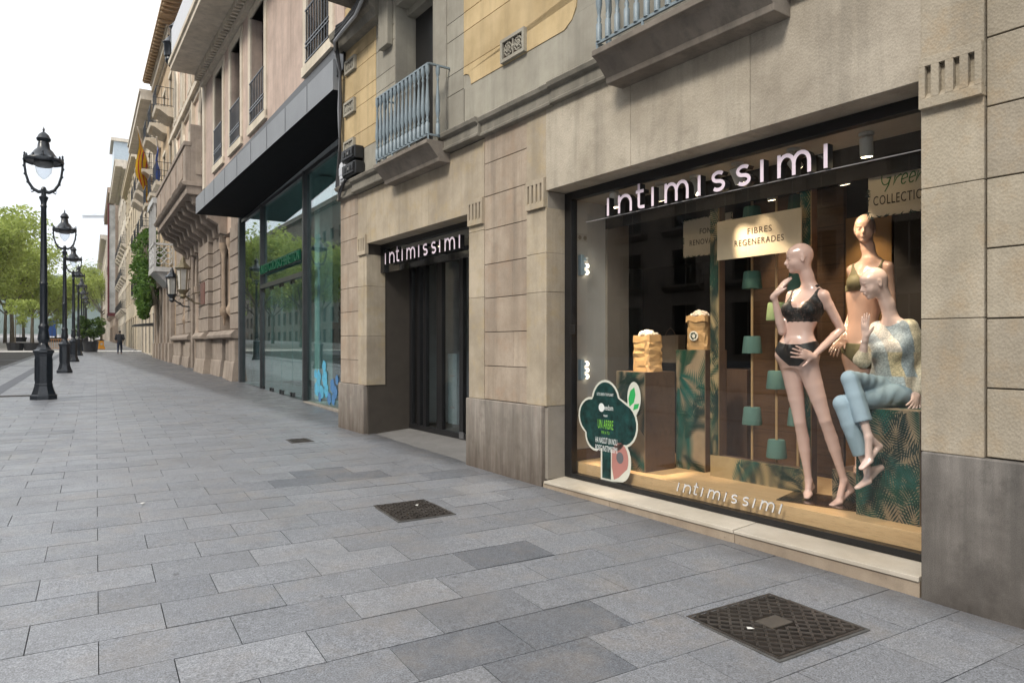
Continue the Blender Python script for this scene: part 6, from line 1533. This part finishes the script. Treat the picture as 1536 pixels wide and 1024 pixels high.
# ================================================================== OPPOSITE SIDE OF THE STREET (seen mirrored in the glass)
OPP = Frame(-36, -30, 0)
M['opp1'] = stone('shaded_brown_stone', (.26,.215,.175), (.21,.17,.14)); M['opp2'] = stone('grey_stucco_far_side', (.27,.24,.21), (.22,.195,.17))  # far-side walls darkened so their shade is held in the base colour
ow = [M['opp1'],M['opp1'],M['opp2'],M['palewall']]
labs = ['brown stone block with balconies across the street, mirrored in the shop glass','grey brown block across the street with four rows of windows','golden block across the street mirrored in the green glass','pale block across the street at the far left','brown block far across the street beyond the trees','grey block closing the far side of the street']
yy = -30
for k,(L,h) in enumerate(((34,28),(38,31),(36,27),(44,32),(60,30),(90,30))):
    fr = Frame(-36, yy+L, R(180)); facade(labs[k], fr, .05, L-.05, h, [(.8,4.6),(6.2,9.0),(10.6,13.2),(14.6,17.),(18.6,21.),(22.4,24.6)], max(4,L//5), ow[k % 4], name='town_block', depth=10, balc=(1,2) if k < 4 else (), cornice=(1.,.8), bd=.8); yy += L

# litter on the covers and paving
M['litter'] = plain('white_paper_scrap', (.62,.61,.58), .8)
for lab, x, y, sx in (('tiny white paper scrap lying on the diamond tread cover',2.88,2.42,.02),('tiny white scrap on the square cover beyond the pier',2.42,5.66,.022),('flat pale scrap on the paving left of the big cover',.35,6.9,.024)):
    o = thing('paper_scrap', lab, 'litter', (x,y,gz(y)+.0115), x*3, 'paper scraps on the ground')
    MB().add([(-sx,-sx*.5,0),(sx,-sx*.6,.004),(sx*.8,sx*.5,.001),(-sx*.7,sx*.6,.006),(0,0,.009)], [(0,1,4),(1,2,4),(2,3,4),(3,0,4)]).build('scrap', M['litter'], o)
# ================================================================== LIGHT, SKY, CAMERA
w = bpy.data.worlds.new('World'); sc.world = w; w.use_nodes = True; nt = w.node_tree; nt.nodes.clear()
out = nt.nodes.new('ShaderNodeOutputWorld'); bg = nt.nodes.new('ShaderNodeBackground'); sky = nt.nodes.new('ShaderNodeTexSky')
SUN_EL, SUN_AZ = 43., -112.       # azimuth clockwise from +Y (up the street): high over the far side of the street
sky.sky_type = 'NISHITA'; sky.sun_disc = False; sky.sun_elevation = R(SUN_EL); sky.sun_rotation = R(SUN_AZ); sky.dust_density = 3.
tc = nt.nodes.new('ShaderNodeTexCoord'); nz = nt.nodes.new('ShaderNodeTexNoise'); nz.inputs['Scale'].default_value = 2.2; nz.inputs['Detail'].default_value = 6
nt.links.new(tc.outputs['Generated'], nz.inputs['Vector'])
rp = nt.nodes.new('ShaderNodeValToRGB'); nt.links.new(nz.outputs['Fac'], rp.inputs[0])
e = rp.color_ramp.elements; e[0].position = .30; e[0].color = (.60,.635,.68,1); e[1].position = .54; e[1].color = (.95,.975,1,1)
sc1 = nt.nodes.new('ShaderNodeVectorMath'); sc1.operation = 'SCALE'; sc1.inputs['Scale'].default_value = 12.3; nt.links.new(rp.outputs[0], sc1.inputs[0])
mx = nt.nodes.new('ShaderNodeMix'); mx.data_type = 'RGBA'; mx.inputs[0].default_value = .9
nt.links.new(sky.outputs[0], mx.inputs[6]); nt.links.new(sc1.outputs[0], mx.inputs[7])
nt.links.new(mx.outputs[2], bg.inputs[0]); bg.inputs[1].default_value = .1; nt.links.new(bg.outputs[0], out.inputs[0])
sl = bpy.data.lights.new('sun','SUN'); sl.energy = 2.0; sl.angle = R(14); sl.color = (1,.93,.82)
so = bpy.data.objects.new('sun', sl); COL.objects.link(so)
az, el = R(SUN_AZ), R(SUN_EL)
dv = Vector((math.sin(az)*math.cos(el), math.cos(az)*math.cos(el), math.sin(el)))
so.rotation_euler = dv.to_track_quat('Z','Y').to_euler()
cd = bpy.data.cameras.new('camera'); cam = bpy.data.objects.new('camera', cd); COL.objects.link(cam); sc.camera = cam
cam.location = (0,0,EYE); cam.rotation_euler = (R(90), 0, -YAW)
cd.sensor_width = 36; cd.lens = FPX/1536*36; cd.shift_y = 5/1536; cd.clip_end = 9000; cd.clip_start = .05
sc.view_settings.view_transform = 'Standard'; sc.view_settings.look = 'None'; sc.view_settings.exposure = .54; sc.view_settings.gamma = 1
cy = sc.cycles; cy.max_bounces = 7; cy.diffuse_bounces = 3; cy.glossy_bounces = 3; cy.transmission_bounces = 4; cy.transparent_max_bounces = 12; cy.volume_bounces = 0; cy.caustics_reflective = False; cy.caustics_refractive = False; cy.sample_clamp_indirect = 8
sc.render.resolution_x, sc.render.resolution_y = 1024, 682

hz = MB().box(-1550, 950, -70, 1680, -3, 205).build('haze', NT('air').mat); hz['kind'] = 'stuff'
hm = hz.data.materials[0]; ht = hm.node_tree; pv = ht.nodes.new('ShaderNodeVolumePrincipled'); pv.inputs['Density'].default_value = .00022
pv.inputs['Color'].default_value = (.82,.89,1.,1); pv.inputs['Anisotropy'].default_value = .2; ht.links.new(pv.outputs[0], ht.nodes['Material Output'].inputs['Volume'])
